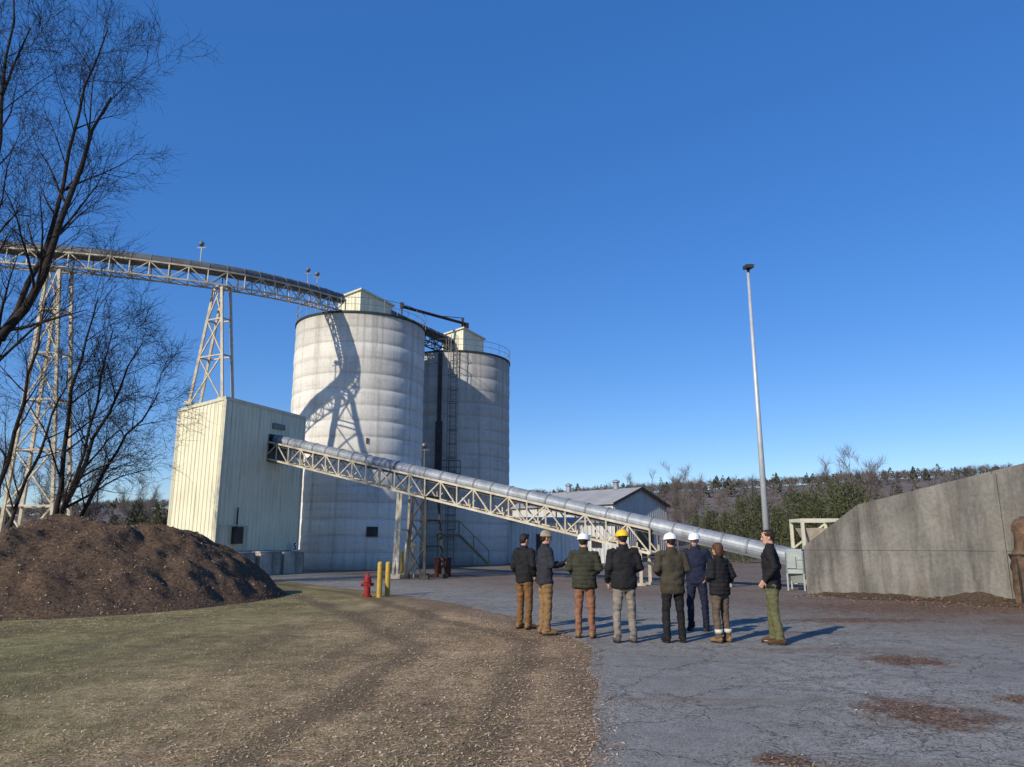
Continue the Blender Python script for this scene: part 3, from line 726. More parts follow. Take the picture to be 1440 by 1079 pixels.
for x in(-.27,.27):
    for y in(-.42,.42): m.beam((x,y,0),(x,y,1.3),.06)
m.box((-.1,-.48,.95),(.3,.06,.4))
for k in range(2): m.box((0,-.465,.75+k*.3),(.56,.03,.03))
o=m.make('conveyor_tail_housing',mat('pale_steel',(.34,.38,.37),(.24,.27,.26),3,.55),None,loc=(9.95,26.6,.006),rz=-.5)
o.modifiers.new('b','BEVEL').width=.01
tag(o,"pale steel hopper housing on legs at the low conveyor end","machine housing")
oc=empty('overhead_conveyor',(0,0,0))
path=catmull([(-46,30.8,15.9),(-34,33.6,15.7),(-26.4,35.7,15.55),(-21.4,36.95,15.55),(-16.1,39.2,15.55),(-13.2,43.2,16.1),(-11.5,47.3,16.7)],8)
pt=resample(path,.95)
m=MB(); truss(m,pt,.80,.85,.08,.055); m.make('truss',M_wsteel,oc)
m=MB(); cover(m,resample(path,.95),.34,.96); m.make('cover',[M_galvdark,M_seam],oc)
rb=P(1.85,.65,0)
m=MB(); tower(m,(-16.15,39.2,0),(rb.x,rb.y,0),-ex,ey,.55,.6,2.5,.7,15.55,8.85,3,.13,True); m.make('support_tower',M_wsteel,oc)
m=MB(); tower(m,(-23.6,36.5,0),(-23.2,36.8,0),(-1,.05,0),(.2,1,0),.6,.8,2.9,1.1,15.55,0,6,.15,True); m.make('support_tower',M_wsteel,oc)
m=MB(); tower(m,(-36,33.2,0),(-36,33.2,0),(-1,.05,0),(.2,1,0),.6,.8,3.0,1.1,15.75,0,6,.13,True); m.make('support_tower',M_wsteel,oc)
flood(oc,(-17.3,38.7,16.7),1.1); flood(oc,(-12.9,44.3,17.4),1.0); flood(oc,(-12.5,45.0,17.4),1.0)
tag(oc,"overhead curved conveyor with dark tube cover on lattice towers","conveyor")
lc=empty('link_conveyor',(0,0,0))
pt=resample([(-8.9,51.6,16.9),(-5.2,58.9,16.9)],.9); m=MB(); truss(m,pt,.9,1.0,.09,.06); m.make('truss',M_darksteel,lc)
m=MB(); cover(m,resample([(-8.9,51.6,16.9),(-5.2,58.9,16.9)],1.2),.36,1.0); m.make('cover',[M_galvdark,M_seam],lc)
tag(lc,"short dark truss conveyor linking the two silo tops","conveyor")
m=MB(); m.tube((-8.5,54.6,19.5),(-3.9,59.4,19.55),.12,.12,10); m.beam((-8.5,54.6,19.35),(-8.5,54.6,19.8),.25); m.beam((-4.1,59.2,18.9),(-4.1,59.2,20.0),.2)
m.beam((-6.3,56.9,19.5),(-4.0,59.3,20.0),.05); m.box((-3.9,59.5,19.4),(.45,.45,.45),.4); m.beam((-8.5,54.6,19.4),(-8.45,54.5,17.4),.1)
m.beam((-8.45,54.5,17.4),(-7.6,54.0,17.4),.1)
o=m.make('hoist_boom',M_boom); tag(o,"dark steel hoist boom reaching over between the silos","boom")

def cabinet(loc,size,mt,rz,label,name,cat):
    m=MB(); x,y,z=size; m.box((0,0,z/2+.1),size); m.box((0,0,.05),(x*1.1,y*1.1,.1)); m.box((0,-y/2-.02,z*.6),(x*.8,.04,z*.7)); m.box((x*.25,-y/2-.05,z*.6),(.05,.05,.15)); m.box((0,0,z+.13),(x*1.08,y*1.08,.06))
    o=m.make(name,mt,None,loc=loc,rz=rz); o.modifiers.new('b','BEVEL').width=.02; tag(o,label,cat); return o
cabinet((-4.9,36.6,.006),(.55,.5,1.5),M_creamtrim,.2,"cream electrical cabinet beside the conveyor support tower",'electrical_cabinet',"cabinet")
cabinet((-3.4,37.4,.006),(.8,.7,.75),M_redbrown,.1,"dark red pump housing at the foot of support tower",'pump_housing',"pump")
for x,y in[(-5.6,38.6),(-5.05,38.2)]:
    m=MB(); m.loft([(0,0,0),(0,0,1.15),(0,0,1.22)],[.09,.09,.03],12); o=m.make('bollard',M_yellow,None,loc=(x,y,.006),smooth=False); tag(o,"yellow steel post guarding the conveyor support","bollard","yellow posts by the conveyor")

# ------------------------------------------------------------------ hydrant, bollards
m=MB()
m.loft([(0,0,0),(0,0,.05),(0,0,.051),(0,0,.42),(0,0,.44),(0,0,.48),(0,0,.481),(0,0,.60),(0,0,.66),(0,0,.69)],[.15,.15,.10,.095,.135,.135,.105,.10,.06,.035],20,0,ref=(1,0,0))
m.loft([(0,0,.69),(0,0,.75)],[.03,.03],5)
for s_ in(-1,1): m.tube((s_*.08,0,.37),(s_*.17,0,.37),.048,.048,12); m.tube((s_*.17,0,.37),(s_*.195,0,.37),.055,.055,8)
m.tube((0,-.08,.36),(0,-.17,.36),.065,.065,12); m.tube((0,-.17,.36),(0,-.2,.36),.072,.072,8)
for k in range(8): a=k*.785; m.tube((.12*math.cos(a),.12*math.sin(a),.05),(.12*math.cos(a),.12*math.sin(a),.075),.014,.014,6)
o=m.make('fire_hydrant',M_red,None,loc=(-4.42,23.4,0),smooth=False,rz=.3); tag(o,"red fire hydrant standing on wood-chip verge","fire hydrant")
for (x,y,h) in[(-4.03,23.3,1.0),(-3.90,24.0,.98)]:
    m=MB(); m.loft([(0,0,-.02),(0,0,h),(0,0,h+.045),(0,0,h+.06)],[.08,.08,.06,.01],18,0,ref=(1,0,0)); o=m.make('bollard',M_yellow,None,loc=(x,y,0),smooth=False)
    tag(o,"yellow painted steel bollard next to the fire hydrant","bollard","yellow bollards by the hydrant")

# ------------------------------------------------------------------ light pole
e=empty('light_pole',(10.8,32,0))
m=MB(); m.loft([(0,0,0),(0,0,7),(0,0,13.75)],[.15,.105,.06],16,0,ref=(1,0,0)); m.loft([(0,0,0),(0,0,.06)],[.3,.3],12); m.make('pole',M_pole,e,smooth=True)
m=MB(); m.beam((0,0,13.7),(0,-.1,13.95),.1)
hq=[V((-.17,-.38,13.98)),V((.17,-.38,13.98)),V((.17,.2,14.08)),V((-.17,.2,14.08))]
m.add([p-V((0,0,.16)) for p in hq]+hq,[(0,3,2,1),(4,5,6,7),(0,1,5,4),(1,2,6,5),(2,3,7,6),(3,0,4,7)]); m.make('lamp_head',M_darksteel,e)
tag(e,"tall slender galvanised light pole with dark floodlight head","light pole")

# ------------------------------------------------------------------ retaining wall
W0=V((9.7,25.2,0)); wd=V((.66,-.75,0)).normalized(); wn=V((wd.y,-wd.x,0))
prof=[(0,1.5),(1.9,2.80),(3.6,3.15),(6.56,3.75),(9,4.2),(14,4.9)]
rw=empty('retaining_wall',W0)
m=MB()
def wz(t):
    for i in range(len(prof)-1):
        if prof[i][0]<=t<=prof[i+1][0]: return prof[i][1]+(prof[i+1][1]-prof[i][1])*(t-prof[i][0])/(prof[i+1][0]-prof[i][0])
    return 5
def seg(m,t0,t1,th0,th1,zlo=0,zhi=None,extra=0):
    a=wd*t0;b=wd*t1; n_=wn
    h0=(wz(t0)+extra) if zhi is None else zhi; h1=(wz(t1)+extra) if zhi is None else zhi
    f=[a+n_*th1,b+n_*th1,b+n_*th0,a+n_*th0]; vs=[(p.x,p.y,zlo) for p in f]+[(f[0].x,f[0].y,h0),(f[1].x,f[1].y,h1),(f[2].x,f[2].y,h1),(f[3].x,f[3].y,h0)]
    m.add(vs,[(0,1,2,3)[::-1],(4,5,6,7),(0,1,5,4),(1,2,6,5),(2,3,7,6),(3,0,4,7)])
ks=[(0,1.9),(1.9,3.6),(3.6,5.75),(5.75,6.56),(6.56,9),(9,9.8),(9.8,14)]; joints={1.9,5.75,9.8}
for a_,b_ in ks:
    t0=a_+(.012 if a_ in joints else 0); t1=b_-(.012 if b_ in joints else 0)
    seg(m,t0,t1,-.4,0.0,0,1.38); seg(m,t0,t1,-.4,0.0,1.395)
pk=[0.02,1.9,3.6,6.56,9,13.9]
for i in range(5): seg(m,pk[i],pk[i+1],-.37,-.02,0,None,-.03)
m.make('wall',M_conc,rw)
m=MB(); seg(m,5.64,5.86,.002,.06,0,None,-.1); m.make('pilaster',M_conc,rw)
tag(rw,"weathered grey concrete retaining wall with sloping top","wall")
g=MB(); nT=80
vs=[]
for i in range(nT+1):
    t=.6+12.6*i/nT; hh=.06+.34*max(0,noise.noise(V((t*.7,1,1)))+.25)*min(1,t/6); ww=1.2+.7*noise.noise(V((t*.6,4,1)))
    for k in range(9):
        f_=k/8; q=W0+wd*t+wn*(.003+f_*ww); vs.append((q.x,q.y,hh*(1-f_)**1.4+.008+.05*noise.noise(V((q.x*5,q.y*5,0)))*(1-f_)))
g.add(vs,[(i*9+k,i*9+k+1,(i+1)*9+k+1,(i+1)*9+k) for i in range(nT) for k in range(8)])
for i in range(3500):
    t=U(.3,13); f_=abs(random.gauss(0,1.1)); q=W0+wd*t+wn*(f_+.03); chip(q.x,q.y,.02+max(0,.2*(1-f_)*min(1,t/6)*.6),U(.015,.04),1 if R()<.5 else 2,.6)
o=g.make('dirt_drift',[M_mulch,M_chipC,M_chipB],smooth=True); tag(o,"drift of brown bark dirt along the wall foot","dirt",kind="stuff")
hp=empty('loading_hopper',(12.2,30.4,0))
m=MB()
for x in(-.7,.7):
    for y in(-.6,.6): m.beam((x,y,0),(x,y,2.55),.11)
for y in(-.6,.6): m.beam((-.75,y,2.5),(.75,y,2.5),.13); m.beam((-.7,y,1.4),(.7,y,2.4),.06)
for x in(-.7,.7): m.beam((x,-.6,2.5),(x,.6,2.5),.13)
m.make('frame',M_creamtrim,hp)
m=MB(); m.loft([(0,0,1.3),(0,0,2.2)],[(.25),(.8)],4,0,ref=(1,1,0)); m.make('hopper',M_wsteel,hp)
tag(hp,"cream steel frame holding a small hopper behind the wall","hopper")
rg=empty('rusty_chute',(13.62,19.95,0))
m=MB(); pts=[]
for k in range(22):
    a=math.pi*(.8+1.2*k/21); pts.append((.45*math.cos(a),.45*math.sin(a)))
vs=[];fs=[]
zz=[0,.2,.4,.6,.8,1.0,1.15,1.28,1.32,1.45,1.6,1.8,1.95,2.1,2.22,2.3]; sc=[1.12,1.06,1.02,1.0,.99,1.0,1.02,1.06,.95,.72,.66,.68,.74,.70,.5,.2]
for z,s_ in zip(zz,sc):
    for x,y in pts:
        w_=1+.16*noise.noise(V((x*5,y*5,z*3)))+.07*noise.noise(V((x*14,y*14,z*9))); vs.append((x*s_*w_,y*s_*w_,z))
for j in range(len(zz)-1):
    for i in range(21): fs.append((j*22+i,j*22+i+1,(j+1)*22+i+1,(j+1)*22+i))
m.add(vs,fs); o=m.make('shell',M_rust,rg,smooth=True); md=o.modifiers.new('s','SOLIDIFY'); md.thickness=.03
m=MB(); m.ring((0,0,0),.47,1.3,.03,24); m.beam((-.42,-.12,0),(-.42,-.12,1.28),.06); m.beam((.42,-.12,0),(.42,-.12,1.28),.06); m.make('bracket',M_darksteel,rg)
tag(rg,"rough rusty brown rounded chute standing against the concrete wall","chute")

# ------------------------------------------------------------------ sheds
G=V((11.8,87.5,0)); gd=V((.724,.69,0)); ld=V((-.69,.724,0)); GW,GL,ze,zr_=10.6,17,6.3,8.2
sh=empty('storage_shed',G)
def q_(a,b,z): p=gd*a+ld*b; return V((p.x,p.y,z))
m=MB(); m.corr(q_(0,0,0),q_(0,GL,0),0,ze,ze,-gd,.4,.04); m.corr(q_(0,0,0),q_(GW/2,0,0),0,ze,zr_,-ld,.4,.04); m.corr(q_(GW/2,0,0),q_(GW,0,0),0,zr_,ze,-ld,.4,.04)
m.corr(q_(GW,0,0),q_(GW,GL,0),0,ze,ze,gd,.4,.04); m.make('wall',M_shedwall,sh)
m=MB(); ov=.4
for s_ in(0,1):
    a0=-ov if s_==0 else GW+ov; zz_=ze-.12
    q=[q_(a0,-ov,zz_),q_(GW/2,-ov,zr_+.12),q_(GW/2,GL+ov,zr_+.12),q_(a0,GL+ov,zz_)]
    m.add(q+[p-V((0,0,.10)) for p in q],[(0,1,2,3),(7,6,5,4),(0,4,5,1),(2,6,7,3),(3,7,4,0)])
rf=m.make('roof',M_shedroof,sh)
m=MB()
for a_,b_ in((-ov-.02,GW/2),(GW+ov+.02,GW/2)):
    m.beam(q_(a_,-ov-.03,ze-.22),q_(b_,-ov-.03,zr_+.0),.05,.32)
m.make('trim',M_darksteel,rf)
for b_ in(3.5,11.5):
    m=MB(); p=q_(GW/2-.2,b_,zr_); m.tube(p,p+V((0,0,.9)),.34,.34,12); m.loft([p+V((0,0,.9)),p+V((0,0,1.05)),p+V((0,0,1.25))],[.52,.5,.1],12); m.make('roof_vent',M_galv,rf)
m=MB(); m.box(q_(GW*.55,-.06,2.1),(3.6,.06,4.0),math.atan2(gd.y,gd.x)); m.make('door',M_glassdark,sh)
tag(sh,"grey ribbed steel shed with gable roof and round vents","shed")
ax=empty('low_shed',(-.6,62,0))
m=MB(); m.corr((0,0),(9.3,1.2),0,3.5,3.35,(0.1,-1),.35,.04); m.corr((9.3,1.2),(8.6,7),0,3.35,3.9,(1,0),.35,.04); m.corr((0,0),(-.8,6),0,3.5,3.9,(-1,0),.35,.04); m.make('wall',mat('pale_siding',(.66,.66,.62),(.55,.55,.52),.6,.6,dirt=(.38,.36,.32)),ax)
m=MB(); q=[V((-.3,-.3,3.55)),V((9.6,.9,3.4)),V((8.9,7.2,3.95)),V((-1.1,6.2,3.95))]; m.add(q+[p-V((0,0,.15)) for p in q],[(0,1,2,3),(7,6,5,4),(0,4,5,1),(1,5,6,2),(2,6,7,3),(3,7,4,0)]); m.make('roof',M_shedroof,ax)
m=MB(); m.box((3.1,.33,1.2),(1.0,.1,2.3),.13); m.make('door',M_darksteel,ax)
m=MB(); m.box((7.6,.9,1.6),(.8,.1,.6),.13); m.make('vent',M_darksteel,ax)
tag(ax,"low pale steel shed beside the rear silo","shed")

# ------------------------------------------------------------------ people
def cloth(name,c,var=.6,sc=9,rough=.85):
    return mat(name,c,tuple(k*var for k in c),sc,rough,0,.5,bs=5,bd=.01,spec=.15)
M_skin=mat('skin',(.52,.30,.21),(.44,.24,.17),12,.55,0,.1)
M_eye=mat('eye',(.02,.015,.012),None,5,.2)
M_sock=mat('pale_sock',(.6,.55,.48),None,9,.9)
def bake(o,vox,sm,disp=None):
    mt=o.data.materials[0]
    md=o.modifiers.new('r','REMESH'); md.mode='VOXEL'; md.voxel_size=vox; md.use_smooth_shade=True
    md=o.modifiers.new('s','SMOOTH'); md.factor=.5; md.iterations=sm
    bpy.context.view_layer.update()
    me=bpy.data.meshes.new_from_object(o.evaluated_get(bpy.context.evaluated_depsgraph_get()))
    o.modifiers.clear(); old=o.data; o.data=me; bpy.data.meshes.remove(old)
    me.materials.clear(); me.materials.append(mt); me.name=o.name
    if disp:
        ns=[v.normal.copy() for v in me.vertices]
        for v,n_ in zip(me.vertices,ns): v.co=v.co+n_*disp(v.co,n_)
    me.polygons.foreach_set('use_smooth',[True]*len(me.polygons)); me.update()
def hand(m,w,d,pn,sg_):
    d=d.normalized(); pn=(pn-d*pn.dot(d)).normalized(); a=d.cross(pn)*sg_
    m.loft([w-d*.02,w+d*.02,w+d*.06,w+d*.09],[(.026,.02),(.036,.017),(.040,.015),(.038,.012)],12,0,ref=a)
    for k,L in enumerate((.070,.080,.075,.058)):
        b=w+d*.082+a*(.031-.0215*k)
        p1=b+d*L*.5; p2=p1+(d*.75+pn*.65).normalized()*L*.32; p3=p2+(d*.25+pn*.95).normalized()*L*.25
        m.loft([b,p1,p2,p3],[.0092,.0088,.0082,.0065],8)
    b=w+d*.025+a*.028; p1=b+(d*.55+a*.8)*.035; p2=p1+(d*.85+a*.25+pn*.3)*.03; p3=p2+(d*.85+pn*.5)*.022
    m.loft([b,p1,p2,p3],[.013,.0115,.010,.0075],8)
ARMS={'down':((.255,-.03,1.165),(.275,.06,.915),(0,.15,-1)),
      'front':((.275,-.05,1.17),(.135,.19,1.10),(-.8,.45,.1)),
      'pocket':((.295,-.09,1.175),(.205,.10,.975),(-.3,.5,-.8)),
      'hold':((.245,.04,1.165),(.12,.31,1.20),(-.35,.8,.25)),
      'relax':((.25,-.05,1.16),(.245,.13,.94),(-.2,.5,-.9))}
def person(loc,yaw,s,armL,armR,jk,jt,tr,boot,head,label,puff=False,hyaw=0,female=False,feet=.11,long=.84,lean=0,stagger=0.0,bulk=1.0,hatmat=None,hairmat=None,extra=None):
    B=MB(); HC=V((0,.01+lean,1.655)); Mh=Matrix.Rotation(deg(hyaw),3,'Z')@Matrix.Rotation(deg(-6),3,'X')
    def h(p): return HC+Mh@V(p)
    rx=Mh@V((1,0,0))
    prof_=[(-.118,.022,.026,.060),(-.10,.042,.05,.046),(-.065,.056,.074,.022),(-.03,.064,.086,.010),(.01,.071,.093,.002),(.045,.075,.098,-.004),(.08,.070,.090,-.008),(.105,.050,.064,-.01),(.12,.018,.022,-.01)]
    B.loft([h((0,cy,z)) for z,_,_,cy in prof_],[(a,b) for _,a,b,_ in prof_],20,0,ref=rx)
    B.loft([h((0,.088,.022)),h((0,.108,-.012)),h((0,.112,-.026)),h((0,.09,-.034))],[.008,.012,.015,.008],8)
    B.ell(h((0,.087,-.064)),(.024,.012,.007),10,6); B.ell(h((0,.084,-.076)),(.02,.012,.007),10,6); B.ell(h((0,.088,.028)),(.05,.010,.008),10,6)
    for k in(-1,1): B.ell(h((k*.074,-.008,-.01)),(.010,.020,.032),8,8,M=Mh)
    B.loft([(0,lean*.8-.005,1.42),(0,lean*.9-.008,1.50),HC+V((0,-.015,-.07))],[(.06,.06),(.056,.058),(.054,.058)],14,0,ref=(1,0,0))
    B.loft([(0,0,.86),(0,0,.98),(0,0,1.12),(0,lean*.3,1.28),(0,lean*.6,1.40),(0,lean*.8,1.47)],[(.15,.10),(.15,.10),(.135,.095),(.155,.10),(.16,.09),(.08,.06)],18,0,ref=(1,0,0))
    sw=.165 if female else .188
    J={}
    for k,ar in((-1,armL),(1,armR)):
        e_,w_,hd=ARMS[ar]; f=sw/.188
        S=V((k*sw,lean*.6-.005,1.43)); E=V((k*e_[0]*f,e_[1]+lean*.4,e_[2])); W=V((k*w_[0]*f,w_[1]+lean*.3,w_[2])); D=V((k*hd[0],hd[1],hd[2])).normalized()
        J[k]=(S,E,W,D)
        B.loft([S,S.lerp(E,.5),E,E.lerp(W,.4),W],[.045,.042,.036,.036,.025],12)
        pn=V((-k,.15,0)) if ar!='hold' else V((-k*.3,.2,.9))
        if ar=='front': pn=V((0,-.6,-.5))
        hand(B,W,D,pn,-k if ar!='hold' else k)
        K=V((k*(feet*.95),.015+stagger*k*.3,.49)); A=V((k*feet,-.02+stagger*k*.6,.085)); Hp=V((k*.088,0,.90)); J[k]+=(Hp,K,A)
        B.loft([Hp,Hp.lerp(K,.5),K,K.lerp(A,.35),A,A-V((0,0,.04))],[.078,.068,.05,.05,.035,.035],14,0,ref=(1,0,0))
        B.loft([A+V((0,-.03,-.045)),A+V((0,.06,-.05)),A+V((0,.15,-.06))],[(.032,.03),(.036,.028),(.03,.018)],10,0,ref=(1,0,0))
    body=B.make('person',M_skin,None); bake(body,.0075,2)
    body.location=(loc[0],loc[1],.008); body.rotation_euler=(0,0,deg(yaw)); body.scale=(s,s,s)
    T=MB(); T.loft([(0,0,.80),(0,0,.88),(0,0,.97),(0,0,1.03)],[(.13,.10),(.172*bulk,.128),(.17*bulk,.122),(.15,.11)],20,0,ref=(1,0,0))
    for k in(-1,1):
        S,E,W,D,Hp,K,A=J[k]
        T.loft([Hp+V((0,0,.02)),Hp.lerp(K,.35),Hp.lerp(K,.8),K,K.lerp(A,.3),K.lerp(A,.8),A+V((0,.005,-.025))],[(.092,.108),(.088,.10),(.072,.078),(.068,.074),(.066,.074),(.060,.066),(.064,.072)],16,0,ref=(1,0,0))
    sd=loc[0]*3.1
    def dt(c,n_):
        a=noise.noise(V((c.x*9+sd,c.y*9,c.z*16)))*.014+noise.noise(V((c.x*22,c.y*22+sd,c.z*34)))*.007
        low=max(0,(.25-c.z)/.25); a+=low*.007*math.sin(c.z*95+c.x*8)
        return a
    t_=T.make('trousers',tr,body); bake(t_,.012,4,dt)
    Jm=MB(); b=bulk
    fs_=.93 if female else 1
    Jm.loft([(0,0,long),(0,0,long+.03),(0,-.002,1.0),(0,-.002,1.14),(0,lean*.3,1.28),(0,lean*.5,1.38),(0,lean*.6-.005,1.45),(0,lean*.75-.008,1.49),(0,lean*.85-.008,1.53)],
            [(.168*b,.130*b),(.190*b*fs_,.142*b),(.186*b*fs_,.140*b),(.188*b*fs_,.136*b),(.208*b*fs_,.140*b),(.215*fs_,.132),(.175*fs_,.105),(.095,.085),(.078,.078)],24,0,ref=(1,0,0))
    Jm.loft([(0,lean*.8-.01,1.49),(0,lean*.9-.012,1.56)],[(.080,.080),(.074,.076)],16,0,ref=(1,0,0))
    for k in(-1,1):
        S,E,W,D,_,_,_=J[k]
        Wc=W-(W-E).normalized()*.005
        Jm.loft([S+V((-k*.06,0,.0)),S+V((k*.015,0,-.01)),S.lerp(E,.35),E,E.lerp(W,.45),Wc],[.085,.078,.070*b,.060*b,.054*b,.044],14)
    def dj(c,n_):
        a=noise.noise(V((c.x*8+sd,c.y*8,c.z*13)))*.016+noise.noise(V((c.x*20,c.y*20+sd,c.z*30)))*.007
        if puff: a+=.010*abs(math.sin(c.z*math.pi/.075))-.004
        return a
    j_=Jm.make('jacket',jk,body); bake(j_,.012,4,dj)
    for k in(-1,1):
        A=J[k][6]; m=MB(); x,y=A.x,A.y; o_=k*.012
        m.loft([(x,y-.085,.045),(x,y-.07,.05),(x,y,.058),(x+o_,y+.09,.05),(x+o_*2,y+.16,.038),(x+o_*2,y+.195,.03)],[(.022,.03),(.038,.045),(.042,.055),(.047,.045),(.043,.034),(.02,.018)],14,0,ref=(1,0,0))
        m.loft([(x,y-.015,.03),(x,y-.01,.13 if not extra=='boots' else .19)],[(.045,.058),(.05,.056)],14,0,ref=(1,0,0))
        bo=m.make('boot',boot,body); bake(bo,.009,3)
        m=MB(); m.loft([(x+o_*.8,y+.055,0.0),(x+o_*.8,y+.055,.028)],[(.051,.148),(.049,.145)],18,0,ref=(1,0,0)); m.make('sole',M_black,bo)
        if extra=='boots':
            m=MB(); m.loft([(x,y-.01,.17),(x,y-.01,.235)],[(.068,.076),(.07,.078)],16,0,ref=(1,0,0)); m.make('sock',M_sock,body,smooth=True)
    hm=hairmat or M_hair
    for k in(-1,1):
        m=MB(); m.ell(h((k*.030,.084,.008)),(.011,.008,.006),10,6); m.make('eye',M_eye,body,smooth=True)
        m=MB(); m.ell(h((k*.031,.093,.028)),(.018,.006,.004),8,6); m.make('eyebrow',hm,body)
    m=MB()
    if head in('short','hat','yellow','beanie'):
        m.ell(h((0,-.022,.018)),(.082,.092,.082),18,12,M=Mh)
        if head=='short': m.ell(h((0,-.014,.05)),(.084,.098,.078),18,12,M=Mh); m.ell(h((.01,.045,.095)),(.055,.045,.028),12,8,M=Mh)
        m.ell(h((0,-.055,-.03)),(.062,.045,.045),14,8,M=Mh)
    elif head=='long':
        m.ell(h((0,-.018,.045)),(.092,.108,.088),18,12,M=Mh)
        m.loft([h((0,-.03,.05)),h((0,-.04,-.03)),h((0,-.05,-.09)),h((0,-.05,-.135))],[(.092,.085),(.098,.078),(.09,.065),(.055,.035)],18,0,ref=rx)
    ho=m.make('hair',hm,body); bake(ho,.009,2,lambda c,n_:noise.noise(c*40)*.006+noise.noise(V((c.x*60,c.y*60,c.z*12)))*.006)
    if head in('hat','yellow'):
        m=MB(); pr=[(.030,.108,.130),(.036,.112,.134),(.05,.110,.130),(.08,.104,.122),(.11,.088,.104),(.132,.060,.072),(.142,.022,.03)]
        m.loft([h((0,-.004,z)) for z,_,_ in pr],[(a,b_) for _,a,b_ in pr],28,0,ref=rx,caps=True)
        m.loft([h((0,.006,.026)),h((0,.006,.034))],[(.124,.152),(.118,.146)],28,0,ref=rx)
        m.loft([h((0,.12,.030)),h((0,.165,.022))],[(.085,.006),(.05,.004)],12,0,ref=rx)
        pts=[h((0,.115*math.cos(a)-.004,.038+.112*math.sin(a))) for a in [math.pi*x/10 for x in range(11)]]
        m.loft(pts,[(.018,.006)]*11,8,0,ref=rx)
        m.make('hard_hat',hatmat,body,smooth=True)
    if head=='beanie':
        m=MB(); pr=[(.02,.088,.106),(.05,.092,.110),(.051,.086,.104),(.09,.080,.098),(.125,.055,.068),(.145,.016,.02)]
        m.loft([h((0,-.008,z)) for z,_,_ in pr],[(a,b_) for _,a,b_ in pr],24,0,ref=rx); m.make('beanie',hatmat,body,smooth=True)
    tag(body,label,"person","people standing in the yard")
    return body,J
M_hair=mat('dark_hair',(.025,.017,.012),(.012,.008,.006),25,.6)
M_hairb=mat('brown_hair',(.10,.045,.022),(.05,.022,.012),25,.6)
M_hat=mat('hard_hat_white',(.78,.79,.80),(.72,.73,.74),4,.35,0,.02)
M_haty=mat('hard_hat_yellow',(.80,.50,.02),(.74,.44,.02),4,.35,0,.02)
M_bean=cloth('tan_knit',(.36,.29,.19))
jb=cloth('black_jacket',(.020,.020,.023)); jn=cloth('charcoal_jacket',(.036,.038,.047)); jo=cloth('olive_jacket',(.046,.047,.034)); jo2=cloth('brown_olive_coat',(.062,.053,.038))
jnavy=cloth('navy_workwear',(.018,.024,.05)); tb=cloth('brown_trousers',(.20,.105,.045)); tk=cloth('tan_trousers',(.25,.155,.075)); tru=cloth('rust_trousers',(.26,.125,.080))
tg=cloth('grey_trousers',(.24,.21,.18)); tbl=cloth('black_trousers',(.018,.018,.02)); tbr=cloth('taupe_trousers',(.12,.09,.07)); tol=cloth('olive_trousers',(.125,.125,.062))
btan=cloth('tan_boot',(.26,.15,.07)); bbr=cloth('brown_boot',(.10,.05,.03)); bblk=cloth('black_boot',(.02,.018,.016)); bgr=cloth('grey_boot',(.12,.10,.09))
p1,J1=person((.24,14.8),-42,1.0,'relax','pocket',jb,None,tb,btan,'short',"person in black jacket and brown trousers holding white gloves",hyaw=-10)
p2,J2=person((.60,13.9),-72,1.02,'hold','hold',jn,None,tk,btan,'beanie',"person in charcoal jacket and tan beanie looking at phone",hatmat=M_bean,lean=.02,hyaw=-5)
p3,J3=person((1.27,13.4),-12,.985,'front','front',jo,None,tru,btan,'hat',"person in olive puffer jacket, rust trousers and white hard hat",puff=True,hatmat=M_hat,bulk=1.16,hyaw=-15,feet=.12)
p4,J4=person((1.87,12.8),4,1.015,'relax','front',jb,None,tg,bgr,'yellow',"person in black jacket, grey trousers and yellow hard hat",hatmat=M_haty,bulk=1.16,feet=.13)
p5,J5=person((2.68,12.8),6,.985,'front','front',jo2,None,tbl,bblk,'hat',"person in brown-olive coat, black trousers and white hard hat",hatmat=M_hat,long=.78,bulk=1.1,feet=.13,hyaw=8)
p6,J6=person((3.50,14.5),158,1.0,'pocket','relax',jnavy,None,jnavy,bblk,'hat',"person in navy workwear and white hard hat facing the group",hatmat=M_hat,feet=.14,hyaw=-10)
p7,J7=person((3.47,12.8),28,.90,'front','pocket',jb,None,tbr,btan,'long',"person with brown hair in black puffer jacket and tan boots",puff=True,female=True,bulk=1.16,hairmat=M_hairb,extra='boots',hyaw=10)
p8,J8=person((4.28,12.6),66,1.02,'pocket','pocket',jb,None,tol,bbr,'short',"person in black jacket and olive trousers with hands in pockets",hyaw=12,stagger=.1)
def worldpt(body,p): 
    return Matrix.Translation(body.location)@Matrix.Rotation(body.rotation_euler.z,4,'Z')@Matrix.Scale(body.scale.x,4)@V(p)
c=(J2[1][2]+J2[-1][2])/2+V((0,.10,.05)); wp=worldpt(p2,c)
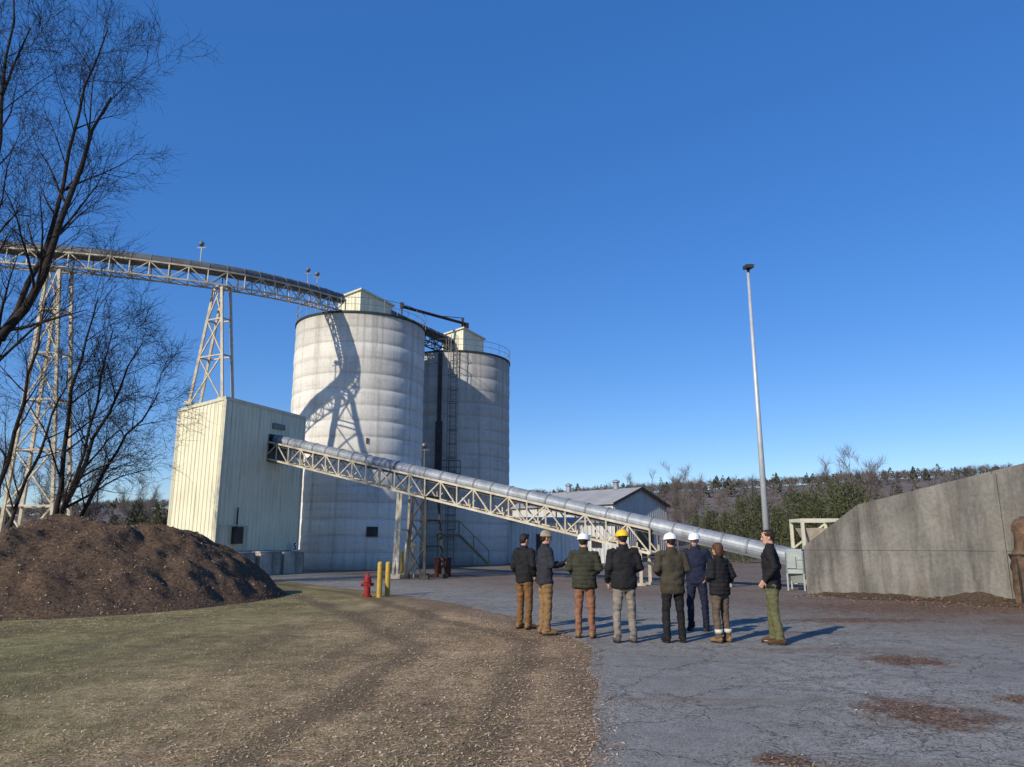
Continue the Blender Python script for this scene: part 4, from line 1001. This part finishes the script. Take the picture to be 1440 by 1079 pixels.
m=MB(); m.box((0,0,0),(.19,.012,.13)); m.box((0,-.007,0),(.175,.004,.12)); o=m.make('mobile_phone',M_black,None,loc=wp); o.rotation_euler=(deg(-35),0,p2.rotation_euler.z); o.modifiers.new('b','BEVEL').width=.004
tag(o,"black tablet-sized phone held in both hands","phone")
W=J1[-1][2]; wp=worldpt(p1,W+V((-.01,.05,-.13)))
m=MB(); m.loft([(0,0,.08),(0,0,.02),(0.01,0,-.06),(0.02,0.01,-.13)],[(.02,.02),(.04,.02),(.05,.018),(.03,.012)],12)
for k in range(4): m.loft([(-.03+.022*k,.005,-.10),(-.03+.024*k,.01,-.17)],[.011,.009],6)
o=m.make('glove',M_white,None,loc=wp,smooth=True); bake(o,.008,2); tag(o,"white work glove held in a hand","glove")

# ------------------------------------------------------------------ light, sky, camera
EL=28; AZ=40
d=V((math.sin(deg(AZ))*math.cos(deg(EL)),math.cos(deg(AZ))*math.cos(deg(EL)),-math.sin(deg(EL))))
sl=bpy.data.lights.new('sun','SUN'); sl.energy=5.0; sl.angle=deg(.53); sl.color=(1,.90,.74)
so=bpy.data.objects.new('sun',sl); col.objects.link(so); so.rotation_euler=d.to_track_quat('-Z','Y').to_euler(); so.location=(-20,-20,30)
w=bpy.data.worlds.new('World'); scene.world=w; w.use_nodes=True; nt=w.node_tree
sky=nt.nodes.new('ShaderNodeTexSky'); sky.sky_type='NISHITA'; sky.sun_disc=False; sky.sun_elevation=deg(EL); sky.sun_rotation=deg(180+AZ); sky.altitude=300; sky.air_density=1.0; sky.dust_density=.1; sky.ozone_density=3.0
hs=nd(nt,'ShaderNodeHueSaturation',{'Color':sky.outputs[0],'Hue':.512,'Saturation':1.28,'Value':1.25})
mx=mixc(nt,.38,hs.outputs[0],(.42,1.8,5.2))
bg=nt.nodes['Background']; nt.links.new(mx,bg.inputs[0]); bg.inputs[1].default_value=.125
cam=bpy.data.cameras.new('camera'); co=bpy.data.objects.new('camera',cam); col.objects.link(co)
cam.lens=26; cam.sensor_width=36; cam.clip_end=6000; cam.clip_start=.1
co.location=(0,0,1.6); co.rotation_euler=(deg(90+12.2),0,0); scene.camera=co
scene.view_settings.view_transform='Standard'; scene.view_settings.look='None'; scene.view_settings.exposure=0
